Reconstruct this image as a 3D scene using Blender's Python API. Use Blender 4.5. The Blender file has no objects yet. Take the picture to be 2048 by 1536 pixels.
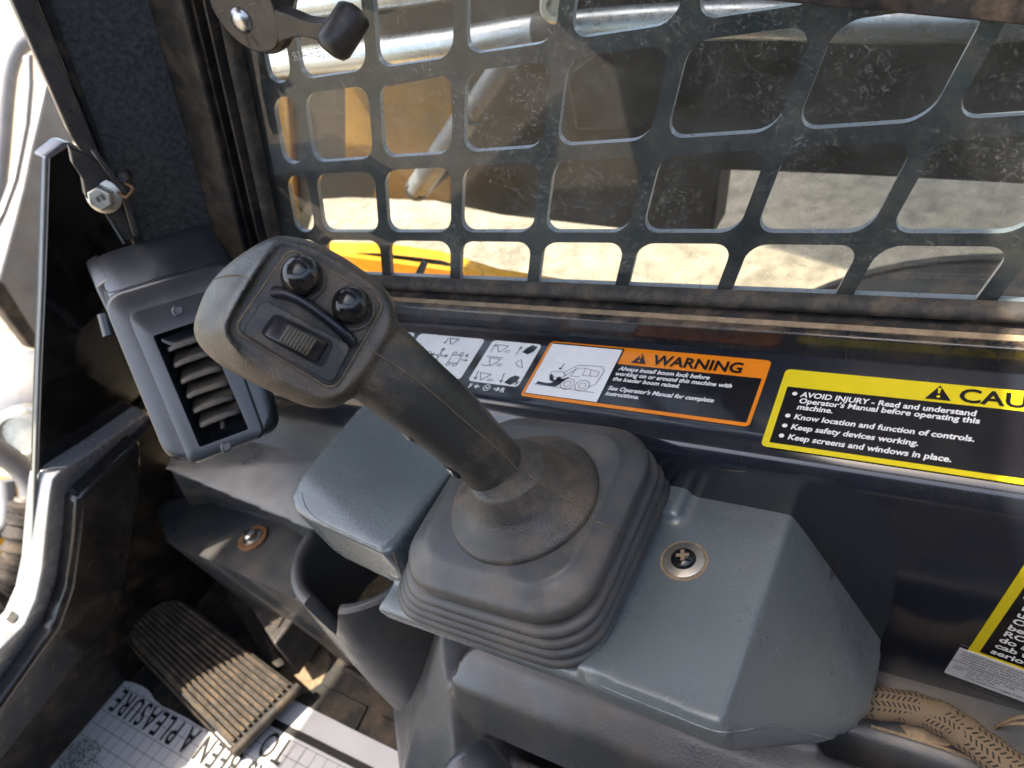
import bpy, bmesh, math, random
import numpy as np
from mathutils import Vector as V, Matrix
random.seed(7)
rad = math.radians
scene = bpy.context.scene
C = scene.collection

# ------------------------------------------------------------------ camera
# metres; camera at the origin, X = rear of the machine, Y = its right side, Z = up
F_PX = 1540.0
ROT = np.array([[.83921, .10664, -.53324], [.46268, -.65522, .59715], [-.28571, -.74787, -.59922]])
cam_data = bpy.data.cameras.new('camera')
cam_data.sensor_width = 36.0
cam_data.lens = F_PX / 2048 * 36
cam_data.clip_start = .01
cam_data.clip_end = 500
cam_data.dof.use_dof = True
cam_data.dof.focus_distance = .43
cam_data.dof.aperture_fstop = 10
cam = bpy.data.objects.new('camera', cam_data)
C.objects.link(cam)
r_, u_, b_ = ROT[:, 0], -ROT[:, 1], -ROT[:, 2]
cam.matrix_world = Matrix(((r_[0], u_[0], b_[0], 0), (r_[1], u_[1], b_[1], 0), (r_[2], u_[2], b_[2], 0), (0, 0, 0, 1)))
scene.camera = cam

# ------------------------------------------------------------------ light
SUN = V((-.28, -.25, 1.0))
to_sun = SUN.normalized()
sun_data = bpy.data.lights.new('sun', 'SUN')
sun_data.energy = 2.6
sun_data.angle = rad(.53)
sun_data.color = (1.0, .95, .87)
sun = bpy.data.objects.new('sun', sun_data)
C.objects.link(sun)
sun.rotation_euler = to_sun.to_track_quat('Z', 'Y').to_euler()
world = bpy.data.worlds.new('World')
scene.world = world
world.use_nodes = True
wn = world.node_tree
sky = wn.nodes.new('ShaderNodeTexSky')
sky.sky_type = 'NISHITA'
sky.sun_disc = False
sky.sun_elevation = math.asin(to_sun.z)
sky.sun_rotation = math.atan2(to_sun.x, to_sun.y)
sky.air_density = 1.0
sky.dust_density = 3.0
bg = wn.nodes['Background']
bg.inputs['Strength'].default_value = .15
wn.links.new(sky.outputs[0], bg.inputs['Color'])
vs = scene.view_settings
vs.view_transform = 'Standard'
vs.look = 'None'
vs.gamma = 1
vs.exposure = 2.12
vs.use_white_balance = True
vs.white_balance_temperature = 7400
vs.use_curve_mapping = False
scene.cycles.max_bounces = 6
scene.cycles.transparent_max_bounces = 12
scene.cycles.caustics_reflective = False
scene.cycles.caustics_refractive = False
scene.cycles.use_denoising = True
scene.cycles.sample_clamp_indirect = 6

# ------------------------------------------------------------------ geometry helpers
def ray(px, py):
    d = ROT @ np.array([px - 1024, py - 768, F_PX]) / F_PX
    return V(d)

def hit(px, py, p0, n):
    d = ray(px, py)
    return d * (V(p0).dot(V(n)) / d.dot(V(n)))

def Xp(px, py, x): return hit(px, py, (x, 0, 0), (1, 0, 0))
def Yp(px, py, y): return hit(px, py, (0, y, 0), (0, 1, 0))
def Zp(px, py, z): return hit(px, py, (0, 0, z), (0, 0, 1))
def Dp(px, py, t): return ray(px, py) * t

def world_origin(o):
    p = V((0, 0, 0))
    while o is not None:
        p += o.location
        o = o.parent
    return p

def thing(name, label, cat, loc=(0, 0, 0), group=None, kind=None):
    o = bpy.data.objects.new(name, None)
    o.empty_display_size = .02
    C.objects.link(o)
    o.location = loc
    tag(o, label, cat, group, kind)
    return o

def tag(o, label=None, cat=None, group=None, kind=None):
    if label: o['label'] = label
    if cat: o['category'] = cat
    if group: o['group'] = group
    if kind or cat: o['kind'] = kind or 'thing'
    return o

def mk(name, verts, faces, mat, parent=None, smooth=None, bevel=0, seg=3, sub=0, uvs=None, loc=None):
    """verts in world coordinates"""
    org = world_origin(parent) if parent else V(loc or (0, 0, 0))
    me = bpy.data.meshes.new(name)
    me.from_pydata([tuple(V(v) - org) for v in verts], [], faces)
    bm = bmesh.new(); bm.from_mesh(me)
    bmesh.ops.recalc_face_normals(bm, faces=bm.faces)
    bm.to_mesh(me); bm.free()
    if uvs:
        uv = me.uv_layers.new(name='uv')
        for l in me.loops:
            uv.data[l.index].uv = uvs[l.vertex_index]
    if smooth is not None:
        me.shade_smooth()
        if smooth < 180: me.set_sharp_from_angle(angle=rad(smooth))
    me.materials.append(mat)
    o = bpy.data.objects.new(name, me)
    C.objects.link(o)
    if parent:
        o.parent = parent
    else:
        o.location = org
    if bevel:
        m = o.modifiers.new('bevel', 'BEVEL')
        m.width = bevel; m.segments = seg; m.limit_method = 'ANGLE'; m.angle_limit = rad(28)
        m.harden_normals = False
        me.shade_smooth()
        if smooth is None: me.set_sharp_from_angle(angle=rad(50))
    if sub:
        m = o.modifiers.new('sub', 'SUBSURF'); m.levels = sub; m.render_levels = sub
        me.shade_smooth()
    return o

def hull(pts):
    bm = bmesh.new()
    for p in pts: bm.verts.new(V(p))
    r = bmesh.ops.convex_hull(bm, input=bm.verts)
    bmesh.ops.delete(bm, geom=list({g for g in r['geom_interior'] + r['geom_unused'] if isinstance(g, bmesh.types.BMVert)}), context='VERTS')
    bmesh.ops.dissolve_limit(bm, angle_limit=rad(1), verts=bm.verts, edges=bm.edges)
    bm.verts.index_update()
    vs_ = [v.co.copy() for v in bm.verts]
    fs = [[v.index for v in f.verts] for f in bm.faces]
    bm.free()
    return vs_, fs

def box(x0, x1, y0, y1, z0, z1):
    v = [(x, y, z) for x in (x0, x1) for y in (y0, y1) for z in (z0, z1)]
    return [V(p) for p in v], [[0, 1, 3, 2], [4, 6, 7, 5], [0, 4, 5, 1], [2, 3, 7, 6], [0, 2, 6, 4], [1, 5, 7, 3]]

def obox(c, ax, ay, az, sx, sy, sz):
    """box with centre c, axes and half sizes"""
    c = V(c); ax, ay, az = V(ax).normalized(), V(ay).normalized(), V(az).normalized()
    v = [c + ax * sx * i + ay * sy * j + az * sz * k for i in (-1, 1) for j in (-1, 1) for k in (-1, 1)]
    return v, [[0, 1, 3, 2], [4, 6, 7, 5], [0, 4, 5, 1], [2, 3, 7, 6], [0, 2, 6, 4], [1, 5, 7, 3]]

def loft(rings, cap0=True, cap1=True, closed=True):
    n = len(rings[0]); v = []; f = []
    for r in rings: v += [V(p) for p in r]
    for i in range(len(rings) - 1):
        for j in range(n if closed else n - 1):
            k = (j + 1) % n
            f.append([i * n + j, i * n + k, (i + 1) * n + k, (i + 1) * n + j])
    if cap0: f.append(list(range(n))[::-1])
    if cap1: f.append([(len(rings) - 1) * n + j for j in range(n)])
    return v, f

def prism(poly, d):
    """polygon (3d points) extruded by vector d"""
    n = len(poly); d = V(d)
    v = [V(p) for p in poly] + [V(p) + d for p in poly]
    f = [list(range(n)), [n + i for i in range(n)][::-1]] + [[i, n + i, n + (i + 1) % n, (i + 1) % n] for i in range(n)]
    return v, f

def slab(px, p0, n, thick):
    """outline given by sight lines meeting the plane (p0, n); thickness goes away from the camera"""
    n = V(n).normalized(); p0 = V(p0)
    if n.dot(-p0) < 0: n = -n
    return prism([hit(x, y, p0, n) for x, y in px], -n * thick)

def frame_of(a):
    a = V(a).normalized()
    t = V((0, 0, 1)) if abs(a.z) < .9 else V((1, 0, 0))
    b = a.cross(t).normalized()
    return a, b, a.cross(b).normalized()

def spline(pts, n):
    """Catmull-Rom through points (tuples of any length), n samples per span"""
    P = [np.array(p, float) for p in pts]
    P = [2 * P[0] - P[1]] + P + [2 * P[-1] - P[-2]]
    out = []
    for i in range(1, len(P) - 2):
        for k in range(n):
            t = k / n
            a, b, c, d = P[i - 1], P[i], P[i + 1], P[i + 2]
            out.append(.5 * ((2 * b) + (-a + c) * t + (2 * a - 5 * b + 4 * c - d) * t * t + (-a + 3 * b - 3 * c + d) * t ** 3))
    out.append(P[-2])
    return out

def tube(path, radii, n=16, cap=True, uv=False):
    P = [V(p) for p in path]
    if not hasattr(radii, '__len__'): radii = [radii] * len(P)
    rings = []; T0 = None; B = None
    for i, p in enumerate(P):
        t = (P[min(i + 1, len(P) - 1)] - P[max(i - 1, 0)]).normalized()
        if B is None: _, B, _ = frame_of(t)
        B = (B - t * B.dot(t)).normalized(); N = t.cross(B)
        rings.append([p + (B * math.cos(2 * math.pi * k / n) + N * math.sin(2 * math.pi * k / n)) * radii[i] for k in range(n)])
    return loft(rings, cap, cap)

def revolve(c, axis, prof, n=32):
    """prof: list of (radius, height along axis)"""
    a, b, d = frame_of(axis); c = V(c)
    rings = [[c + a * h + (b * math.cos(2 * math.pi * k / n) + d * math.sin(2 * math.pi * k / n)) * max(r, 1e-5) for k in range(n)] for r, h in prof]
    return loft(rings, True, True)

def join(parts):
    v = []; f = []
    for a, b in parts:
        o = len(v); v += list(a); f += [[i + o for i in q] for q in b]
    return v, f

def fuse(name, solids, voxel, it, mat, parent=None, label=None, loc=None):
    """overlapping closed solids melted into one moulded body"""
    v, f = join(solids)
    org = world_origin(parent) if parent else V(loc or (0, 0, 0))
    me = bpy.data.meshes.new('tmp')
    bm = bmesh.new()
    for a, b in solids:
        m2 = bpy.data.meshes.new('t2'); m2.from_pydata([tuple(V(p) - org) for p in a], [], b)
        b2 = bmesh.new(); b2.from_mesh(m2); bmesh.ops.recalc_face_normals(b2, faces=b2.faces); b2.to_mesh(m2); b2.free()
        bm.from_mesh(m2); bpy.data.meshes.remove(m2)
    bm.to_mesh(me); bm.free()
    o = bpy.data.objects.new('tmp', me); C.objects.link(o)
    m = o.modifiers.new('r', 'REMESH'); m.mode = 'VOXEL'; m.voxel_size = voxel; m.adaptivity = 0
    if it:
        s = o.modifiers.new('s', 'SMOOTH'); s.factor = .5; s.iterations = it
    dg = bpy.context.evaluated_depsgraph_get()
    dg.update()
    m3 = bpy.data.meshes.new_from_object(o.evaluated_get(dg))
    bpy.data.objects.remove(o); bpy.data.meshes.remove(me)
    m3.name = name; m3.materials.clear(); m3.materials.append(mat); m3.shade_smooth()
    r = bpy.data.objects.new(name, m3); C.objects.link(r)
    if parent: r.parent = parent
    else: r.location = org
    return r

def rrect(w, h, r, n=5, corners=(1, 1, 1, 1)):
    """rounded rectangle centred on 0; corners: bl, br, tr, tl"""
    out = []
    for (sx, sy, a0), on in zip(((-1, -1, 180), (1, -1, 270), (1, 1, 0), (-1, 1, 90)), corners):
        rr = r if on else 1e-5
        cx, cy = sx * (w / 2 - rr), sy * (h / 2 - rr)
        for k in range(n + 1):
            a = rad(a0 + 90 * k / n)
            out.append((cx + rr * math.cos(a), cy + rr * math.sin(a)))
    return out

from mathutils.bvhtree import BVHTree
def on_surface(o, pxs, lift=.0002):
    """points where sight lines meet the surface of a built object"""
    dg = bpy.context.evaluated_depsgraph_get(); dg.update()
    e = o.evaluated_get(dg); me = e.to_mesh(); org = world_origin(o)
    t = BVHTree.FromPolygons([v.co + org for v in me.vertices], [list(p.vertices) for p in me.polygons])
    e.to_mesh_clear(); out = []
    for x, y in pxs:
        d = ray(x, y).normalized(); h = t.ray_cast(V((0, 0, 0)), d)
        if h[0] is not None: out.append(h[0] - d * lift)
    return out
def seam_on(o, name, pxs, r, m, n=6):
    p = on_surface(o, [tuple(q) for q in spline(pxs, n)])
    if len(p) > 2: return mk(name, *tube(p, r, 6), m, o, smooth=80)

# ------------------------------------------------------------------ materials
def mat(name, col, rough=.5, metal=0., var=.2, vs_=25, grain=0., gs=900, dust=0., ds=18, crev=0., coat=0., spec=.5,
        scr=0., dcol=(.30, .205, .125), up=0., rv=.12, wear=0., trans=0.):
    m = bpy.data.materials.new(name); m.use_nodes = True
    nt = m.node_tree; N = nt.nodes; L = nt.links
    p = N['Principled BSDF']
    tc = N.new('ShaderNodeTexCoord')
    def noise(s, d=6, r=.6, src=None):
        q = N.new('ShaderNodeTexNoise'); q.inputs['Scale'].default_value = s; q.inputs['Detail'].default_value = d
        q.inputs['Roughness'].default_value = r; L.new(src or tc.outputs['Object'], q.inputs['Vector']); return q.outputs['Fac']
    def ramp(x, a, b, lo=0., hi=1.):
        q = N.new('ShaderNodeMapRange'); q.inputs[1].default_value = a; q.inputs[2].default_value = b
        q.inputs[3].default_value = lo; q.inputs[4].default_value = hi; L.new(x, q.inputs[0]); return q.outputs[0]
    def math_(op, a, b):
        q = N.new('ShaderNodeMath'); q.operation = op; q.use_clamp = True
        for i, x in enumerate((a, b)):
            if isinstance(x, (int, float)): q.inputs[i].default_value = x
            else: L.new(x, q.inputs[i])
        return q.outputs[0]
    def mix(f, a, b):
        q = N.new('ShaderNodeMix'); q.data_type = 'RGBA'
        for s, x in ((0, f), (6, a), (7, b)):
            if isinstance(x, (int, float)): q.inputs[s].default_value = x
            elif isinstance(x, tuple): q.inputs[s].default_value = x + (1,)
            else: L.new(x, q.inputs[s])
        return q.outputs[2]
    c0 = tuple(max(0, c * (1 - var)) for c in col); c1 = tuple(c * (1 + var) for c in col)
    n1 = noise(vs_)
    colr = mix(ramp(n1, .3, .7), c0, c1)
    rgh = ramp(noise(vs_ * 2.3), .3, .7, max(0, rough - rv), min(1, rough + rv))
    hgt = None
    if scr:
        mp = N.new('ShaderNodeMapping'); mp.inputs['Scale'].default_value = (1, .06, .06); mp.inputs['Rotation'].default_value = (.3, .5, .7)
        L.new(tc.outputs['Object'], mp.inputs[0])
        s = ramp(noise(900, 3, .5, mp.outputs[0]), .62, .74)
        mp2 = N.new('ShaderNodeMapping'); mp2.inputs['Scale'].default_value = (.05, 1, .4); mp2.inputs['Rotation'].default_value = (.2, .1, -.4)
        L.new(tc.outputs['Object'], mp2.inputs[0])
        s = math_('MULTIPLY', math_('MAXIMUM', s, ramp(noise(700, 3, .5, mp2.outputs[0]), .64, .74)), ramp(noise(22), .42, .62, 0, scr))
        colr = mix(s, colr, tuple(min(1, c * 2.2 + .06) for c in col))
    if dust or crev:
        d = math_('MULTIPLY', ramp(noise(ds, 9, .72), .46, .64), dust)
        if up:
            g = N.new('ShaderNodeNewGeometry'); sp = N.new('ShaderNodeSeparateXYZ'); L.new(g.outputs['Normal'], sp.inputs[0])
            d = math_('MULTIPLY', d, ramp(sp.outputs[2], .1, .9, 1 - up, 1))
        if crev:
            g = N.new('ShaderNodeNewGeometry')
            cv = math_('MULTIPLY', ramp(g.outputs['Pointiness'], .5, .42), ramp(noise(ds * 2.5, 8, .7), .38, .6, 0, crev))
            d = math_('MAXIMUM', d, cv)
        fine = ramp(noise(1400, 2, .5), .3, .62, .35, 1)
        d = math_('MULTIPLY', d, fine)
        colr = mix(d, colr, dcol)
        rgh = math_('ADD', rgh, math_('MULTIPLY', d, .45))
    if wear:
        g = N.new('ShaderNodeNewGeometry')
        w = math_('MULTIPLY', ramp(g.outputs['Pointiness'], .52, .6), ramp(noise(60, 6, .7), .4, .62, 0, wear))
        colr = mix(w, colr, tuple(min(1, c * 3 + .08) for c in col))
    L.new(colr, p.inputs['Base Color']); L.new(rgh, p.inputs['Roughness'])
    p.inputs['Metallic'].default_value = metal
    p.inputs['Specular IOR Level'].default_value = spec
    if coat:
        p.inputs['Coat Weight'].default_value = coat; p.inputs['Coat Roughness'].default_value = .08
    if grain:
        b = N.new('ShaderNodeBump'); b.inputs['Strength'].default_value = grain; b.inputs['Distance'].default_value = .0006
        q = N.new('ShaderNodeTexVoronoi'); q.inputs['Scale'].default_value = gs; L.new(tc.outputs['Object'], q.inputs['Vector'])
        L.new(q.outputs['Distance'], b.inputs['Height']); L.new(b.outputs[0], p.inputs['Normal'])
    return m

def flat(name, col, rough=.35, spec=.5, var=.05):
    return mat(name, col, rough, var=var, vs_=60, spec=spec, rv=.05)

M = {}
M['navy'] = mat('navy paint', (.012, .016, .024), .15, var=.15, vs_=14, dust=.05, ds=9, coat=.6, scr=.25, rv=.06)
M['sill'] = mat('black sill paint', (.010, .011, .015), .28, var=.3, dust=.55, ds=40, up=.8, coat=.3, scr=.5)
M['dusty'] = mat('dusty rubber', (.028, .027, .025), .7, var=.4, vs_=80, dust=.55, ds=60, dcol=(.20, .15, .10))
M['blackrub'] = mat('black rubber', (.012, .012, .013), .6, var=.3, dust=.35, ds=45)
M['console'] = mat('grey blue plastic', (.118, .142, .150), .27, var=.12, vs_=9, grain=.14, gs=900, dust=.14, ds=10, dcol=(.24, .21, .16), crev=.6, scr=.28, wear=.5, spec=.9, rv=.03)
M['pod'] = mat('dark grey plastic', (.046, .053, .059), .36, var=.18, vs_=10, grain=.15, gs=600, spec=.8, dust=.25, ds=11, crev=.6, scr=.2)
M['boot'] = mat('boot rubber', (.060, .064, .065), .40, var=.12, vs_=30, grain=.12, gs=1500, dust=.35, ds=16, crev=.35, up=.4)
M['joy'] = mat('joystick plastic', (.038, .038, .035), .40, var=.15, vs_=30, grain=.35, gs=1100, dust=.6, ds=11, crev=.9)
M['joyface'] = mat('joystick face plastic', (.038, .041, .042), .5, var=.15, vs_=60, grain=.4, gs=1500, dust=.5, ds=30, crev=.5)
M['button'] = mat('gloss button', (.008, .009, .012), .15, var=.1, dust=.15, ds=90, spec=.6)
M['rollrib'] = mat('roller rib', (.075, .066, .052), .6, var=.3, vs_=200, dust=.5, ds=120, dcol=(.2, .15, .09))
M['roller'] = mat('roller plastic', (.014, .016, .022), .3, var=.1, dust=.1, ds=60)
M['ribdust'] = mat('dusty rib', (.15, .11, .07), .75, var=.3, vs_=200, dust=.5, ds=120)
M['vent'] = mat('vent plastic', (.019, .023, .029), .30, var=.08, vs_=30, spec=.9, dust=.02, ds=60, crev=.5, rv=.02)
M['slat'] = mat('vent slat', (.055, .050, .043), .5, var=.2, vs_=80, dust=.7, ds=45, dcol=(.2, .15, .1))
M['felt'] = mat('felt', (.085, .086, .086), .95, var=.45, vs_=260, grain=.8, gs=1800, spec=.1)
M['trim'] = mat('black trim', (.016, .015, .016), .45, var=.25, dust=.3, ds=40, scr=.3)
M['frame'] = mat('worn black frame', (.060, .056, .056), .34, var=.25, vs_=40, dust=.25, ds=60, scr=.4)
M['silver'] = mat('grey painted rim', (.34, .35, .37), .24, metal=.35, var=.05, vs_=30, scr=.3, dust=.08, ds=60)
M['gloss'] = mat('black gloss pane', (.006, .006, .007), .10, var=.2, dust=.05, ds=30, spec=.5)
M['sillblack'] = mat('black sill face', (.020, .019, .020), .20, var=.2, vs_=20, dust=.10, ds=16, scr=.4, coat=.3)
M['edge'] = mat('pane edge', (.24, .26, .26), .4, var=.1)
M['zinc'] = mat('zinc', (.58, .55, .48), .38, metal=.85, var=.15, vs_=90, dust=.2, ds=90)
M['rust'] = mat('rusty washer', (.20, .095, .040), .75, var=.45, vs_=160, dust=.3, ds=120)
M['steel'] = mat('steel', (.45, .45, .45), .3, metal=1, var=.15, vs_=60)
M['pipe'] = mat('zinc pipe', (.52, .55, .58), .30, metal=.75, var=.12, vs_=30, dust=.25, ds=25, dcol=(.35, .2, .08))
M['screen'] = mat('screen plate paint', (.020, .030, .038), .42, var=.2, dust=.25, ds=60)
M['skyedge'] = mat('hole wall sky tint', (.34, .38, .43), .35, metal=.3, var=.1, vs_=60)  # pale blue paints the sky's reflection onto the hole walls
M['yellow'] = mat('yellow paint', (.72, .36, .015), .45, var=.12, vs_=12, dust=.35, ds=9)
M['arm'] = mat('dirty dark arm', (.030, .025, .020), .6, var=.5, vs_=5, dust=.4, ds=4, dcol=(.10, .07, .035))
M['brownyellow'] = mat('muddy yellow paint', (.26, .135, .016), .6, var=.45, vs_=14, dust=.5, ds=7, dcol=(.16, .10, .05))
M['tyre'] = mat('tyre rubber', (.018, .018, .018), .8, var=.4, dust=.3, ds=30)
M['ground'] = mat('dusty concrete', (.25, .21, .155), .9, var=.45, vs_=22, grain=.4, gs=60, dust=.55, ds=5, dcol=(.40, .345, .27))
M['mat'] = mat('rubber mat', (.025, .025, .024), .7, var=.3, vs_=30, grain=.3, gs=500, dust=.5, ds=14, crev=.4)
M['pedal'] = mat('pedal rubber', (.022, .020, .018), .65, var=.3, vs_=60, dust=.35, ds=40)
M['pedrib'] = mat('dusty pedal rib', (.050, .037, .026), .75, var=.4, vs_=90, dust=.6, ds=60, dcol=(.28, .2, .13))
M['paper'] = mat('white paper', (.72, .72, .72), .8, var=.05, vs_=12, dust=.12, ds=9, dcol=(.5, .42, .32))
M['ink'] = flat('black ink', (.012, .012, .012), .6)
M['inkline'] = flat('grid ink', (.16, .16, .17), .7)
M['orange'] = flat('orange print', (.78, .22, .012), .22)
M['yprint'] = flat('yellow print', (.70, .56, .02), .22)
M['bprint'] = flat('black print', (.007, .007, .010), .14)
M['wprint'] = flat('white print', (.74, .74, .73), .25)
M['lprint'] = flat('label print', (.55, .56, .57), .3)
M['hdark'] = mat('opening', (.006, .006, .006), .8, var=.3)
M['tan'] = mat('tan dust', (.30, .22, .14), .95, var=.3, vs_=120, grain=.6, gs=900)
M['sleeve'] = mat('hose sleeve', (.028, .025, .023), .75, var=.4, vs_=40, grain=.6, gs=400, dust=.3, ds=20)
M['greysteel'] = mat('grey casting', (.24, .245, .26), .4, metal=.2, var=.2, vs_=18, dust=.35, ds=14, scr=.2)
M['latch'] = mat('latch plastic', (.022, .018, .018), .42, var=.15, vs_=60, dust=.2, ds=40, crev=.3)

# dusty glass: clear pane, dust and hair-like marks on it
def glass_mat():
    m = bpy.data.materials.new('dusty glass'); m.use_nodes = True
    nt = m.node_tree; N = nt.nodes; L = nt.links
    N.remove(N['Principled BSDF']); out = N['Material Output']
    tc = N.new('ShaderNodeTexCoord')
    def noise(s, d, r, off=0., dis=0.):
        mp = N.new('ShaderNodeMapping'); mp.inputs['Location'].default_value = (off, off * .7, off * .3); L.new(tc.outputs['Object'], mp.inputs[0])
        q = N.new('ShaderNodeTexNoise'); q.inputs['Scale'].default_value = s; q.inputs['Detail'].default_value = d; q.inputs['Roughness'].default_value = r
        q.inputs['Distortion'].default_value = dis
        L.new(mp.outputs[0], q.inputs['Vector']); return q.outputs['Fac']
    def ramp(x, a, b, lo=0., hi=1.):
        q = N.new('ShaderNodeMapRange'); q.inputs[1].default_value = a; q.inputs[2].default_value = b
        q.inputs[3].default_value = lo; q.inputs[4].default_value = hi; L.new(x, q.inputs[0]); return q.outputs[0]
    def op(o, a, b):
        q = N.new('ShaderNodeMath'); q.operation = o; q.use_clamp = True
        for i, x in enumerate((a, b)):
            if isinstance(x, (int, float)): q.inputs[i].default_value = x
            else: L.new(x, q.inputs[i])
        return q.outputs[0]
    def line(s, off, w, dis=1.2):
        n = noise(s, 1.5, .5, off, dis)
        a = N.new('ShaderNodeMath'); a.operation = 'SUBTRACT'; L.new(n, a.inputs[0]); a.inputs[1].default_value = .5
        b = N.new('ShaderNodeMath'); b.operation = 'ABSOLUTE'; L.new(a.outputs[0], b.inputs[0])
        return ramp(b.outputs[0], w, 0.)
    hair = op('MULTIPLY', line(190, 3.1, .030), ramp(noise(230, 2, .5, 9), .53, .58))
    hair2 = op('MULTIPLY', line(110, 7.7, .016), ramp(noise(140, 2, .5, 5), .54, .60))
    hair = op('MAXIMUM', hair, hair2)
    film = ramp(noise(22, 9, .7), .36, .72, .014, .105)
    speck = ramp(noise(700, 2, .5, 2), .66, .74, 0, .2)
    sx = N.new('ShaderNodeSeparateXYZ'); L.new(tc.outputs['Object'], sx.inputs[0])
    more = ramp(sx.outputs[0], -.45, -.05, .35, 1.)
    low = ramp(sx.outputs[2], -.285, -.24, 1.6, 1.)
    hair = op('MULTIPLY', hair, op('MULTIPLY', op('MULTIPLY', more, ramp(noise(13, 5, .65, 4), .42, .62, .05, 1.)), .55))
    d = op('ADD', op('ADD', op('MULTIPLY', film, low), hair), op('MULTIPLY', speck, more))
    tr = N.new('ShaderNodeBsdfTransparent'); tr.inputs[0].default_value = (.93, .96, .95, 1)
    di = N.new('ShaderNodeBsdfDiffuse'); di.inputs[0].default_value = (.47, .48, .47, 1)
    tl = N.new('ShaderNodeBsdfTranslucent'); tl.inputs[0].default_value = (.55, .50, .42, 1)
    mx = N.new('ShaderNodeMixShader'); mx.inputs[0].default_value = .45; L.new(di.outputs[0], mx.inputs[1]); L.new(tl.outputs[0], mx.inputs[2])
    m1 = N.new('ShaderNodeMixShader'); L.new(d, m1.inputs[0]); L.new(tr.outputs[0], m1.inputs[1]); L.new(mx.outputs[0], m1.inputs[2])
    gl = N.new('ShaderNodeBsdfGlossy'); gl.inputs['Roughness'].default_value = .03
    fr = N.new('ShaderNodeFresnel'); ge = N.new('ShaderNodeNewGeometry')
    L.new(ramp(ge.outputs['Backfacing'], 0, 1, 1.42, 1.0), fr.inputs[0])
    m2 = N.new('ShaderNodeMixShader'); L.new(fr.outputs[0], m2.inputs[0]); L.new(m1.outputs[0], m2.inputs[1]); L.new(gl.outputs[0], m2.inputs[2])
    L.new(m2.outputs[0], out.inputs[0])
    return m
M['glass'] = glass_mat()

# braided hose: herringbone slots through a tan sleeve, from the tube's own uv
def braid_mat():
    m = bpy.data.materials.new('braided sleeve'); m.use_nodes = True
    nt = m.node_tree; N = nt.nodes; L = nt.links; p = N['Principled BSDF']
    uv = N.new('ShaderNodeUVMap'); sp = N.new('ShaderNodeSeparateXYZ'); L.new(uv.outputs[0], sp.inputs[0])
    def op(o, a, b=0.):
        q = N.new('ShaderNodeMath'); q.operation = o
        for i, x in enumerate((a, b)):
            if isinstance(x, (int, float)): q.inputs[i].default_value = x
            else: L.new(x, q.inputs[i])
        return q.outputs[0]
    cell = op('MULTIPLY', sp.outputs[1], 14.)
    tri = op('PINGPONG', cell, 1.)
    ph = op('FRACT', op('ADD', op('MULTIPLY', sp.outputs[0], 330.), op('MULTIPLY', tri, .9)))
    slot = op('MULTIPLY', op('LESS_THAN', ph, .38), op('LESS_THAN', op('ABSOLUTE', op('SUBTRACT', op('FRACT', cell), .5)), .33))
    tc = N.new('ShaderNodeTexCoord'); n = N.new('ShaderNodeTexNoise'); n.inputs['Scale'].default_value = 70; L.new(tc.outputs['Object'], n.inputs['Vector'])
    slot = op('MULTIPLY', slot, op('LESS_THAN', n.outputs['Fac'], .60))
    mx = N.new('ShaderNodeMix'); mx.data_type = 'RGBA'; L.new(slot, mx.inputs[0])
    mx.inputs[6].default_value = (.185, .130, .080, 1); mx.inputs[7].default_value = (.02, .018, .014, 1)
    L.new(mx.outputs[2], p.inputs['Base Color']); p.inputs['Roughness'].default_value = .85
    b = N.new('ShaderNodeBump'); b.inputs['Strength'].default_value = .7; b.inputs['Distance'].default_value = .001; b.invert = True
    L.new(slot, b.inputs['Height']); L.new(b.outputs[0], p.inputs['Normal'])
    return m
M['braid'] = braid_mat()

# ------------------------------------------------------------------ printing helpers
def text_geo(body, size, bold=0., shear=0., align='LEFT', spacing=1.):
    cu = bpy.data.curves.new('t', 'FONT'); cu.body = body; cu.size = size; cu.shear = shear; cu.offset = bold * size
    cu.align_x = align; cu.space_character = spacing; cu.resolution_u = 3
    o = bpy.data.objects.new('t', cu); C.objects.link(o)
    dg = bpy.context.evaluated_depsgraph_get(); dg.update()
    me = bpy.data.meshes.new_from_object(o.evaluated_get(dg))
    v = [(p.co.x, p.co.y) for p in me.vertices]; f = [list(q.vertices) for q in me.polygons]
    bpy.data.objects.remove(o); bpy.data.curves.remove(cu); bpy.data.meshes.remove(me)
    return v, f

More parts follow.
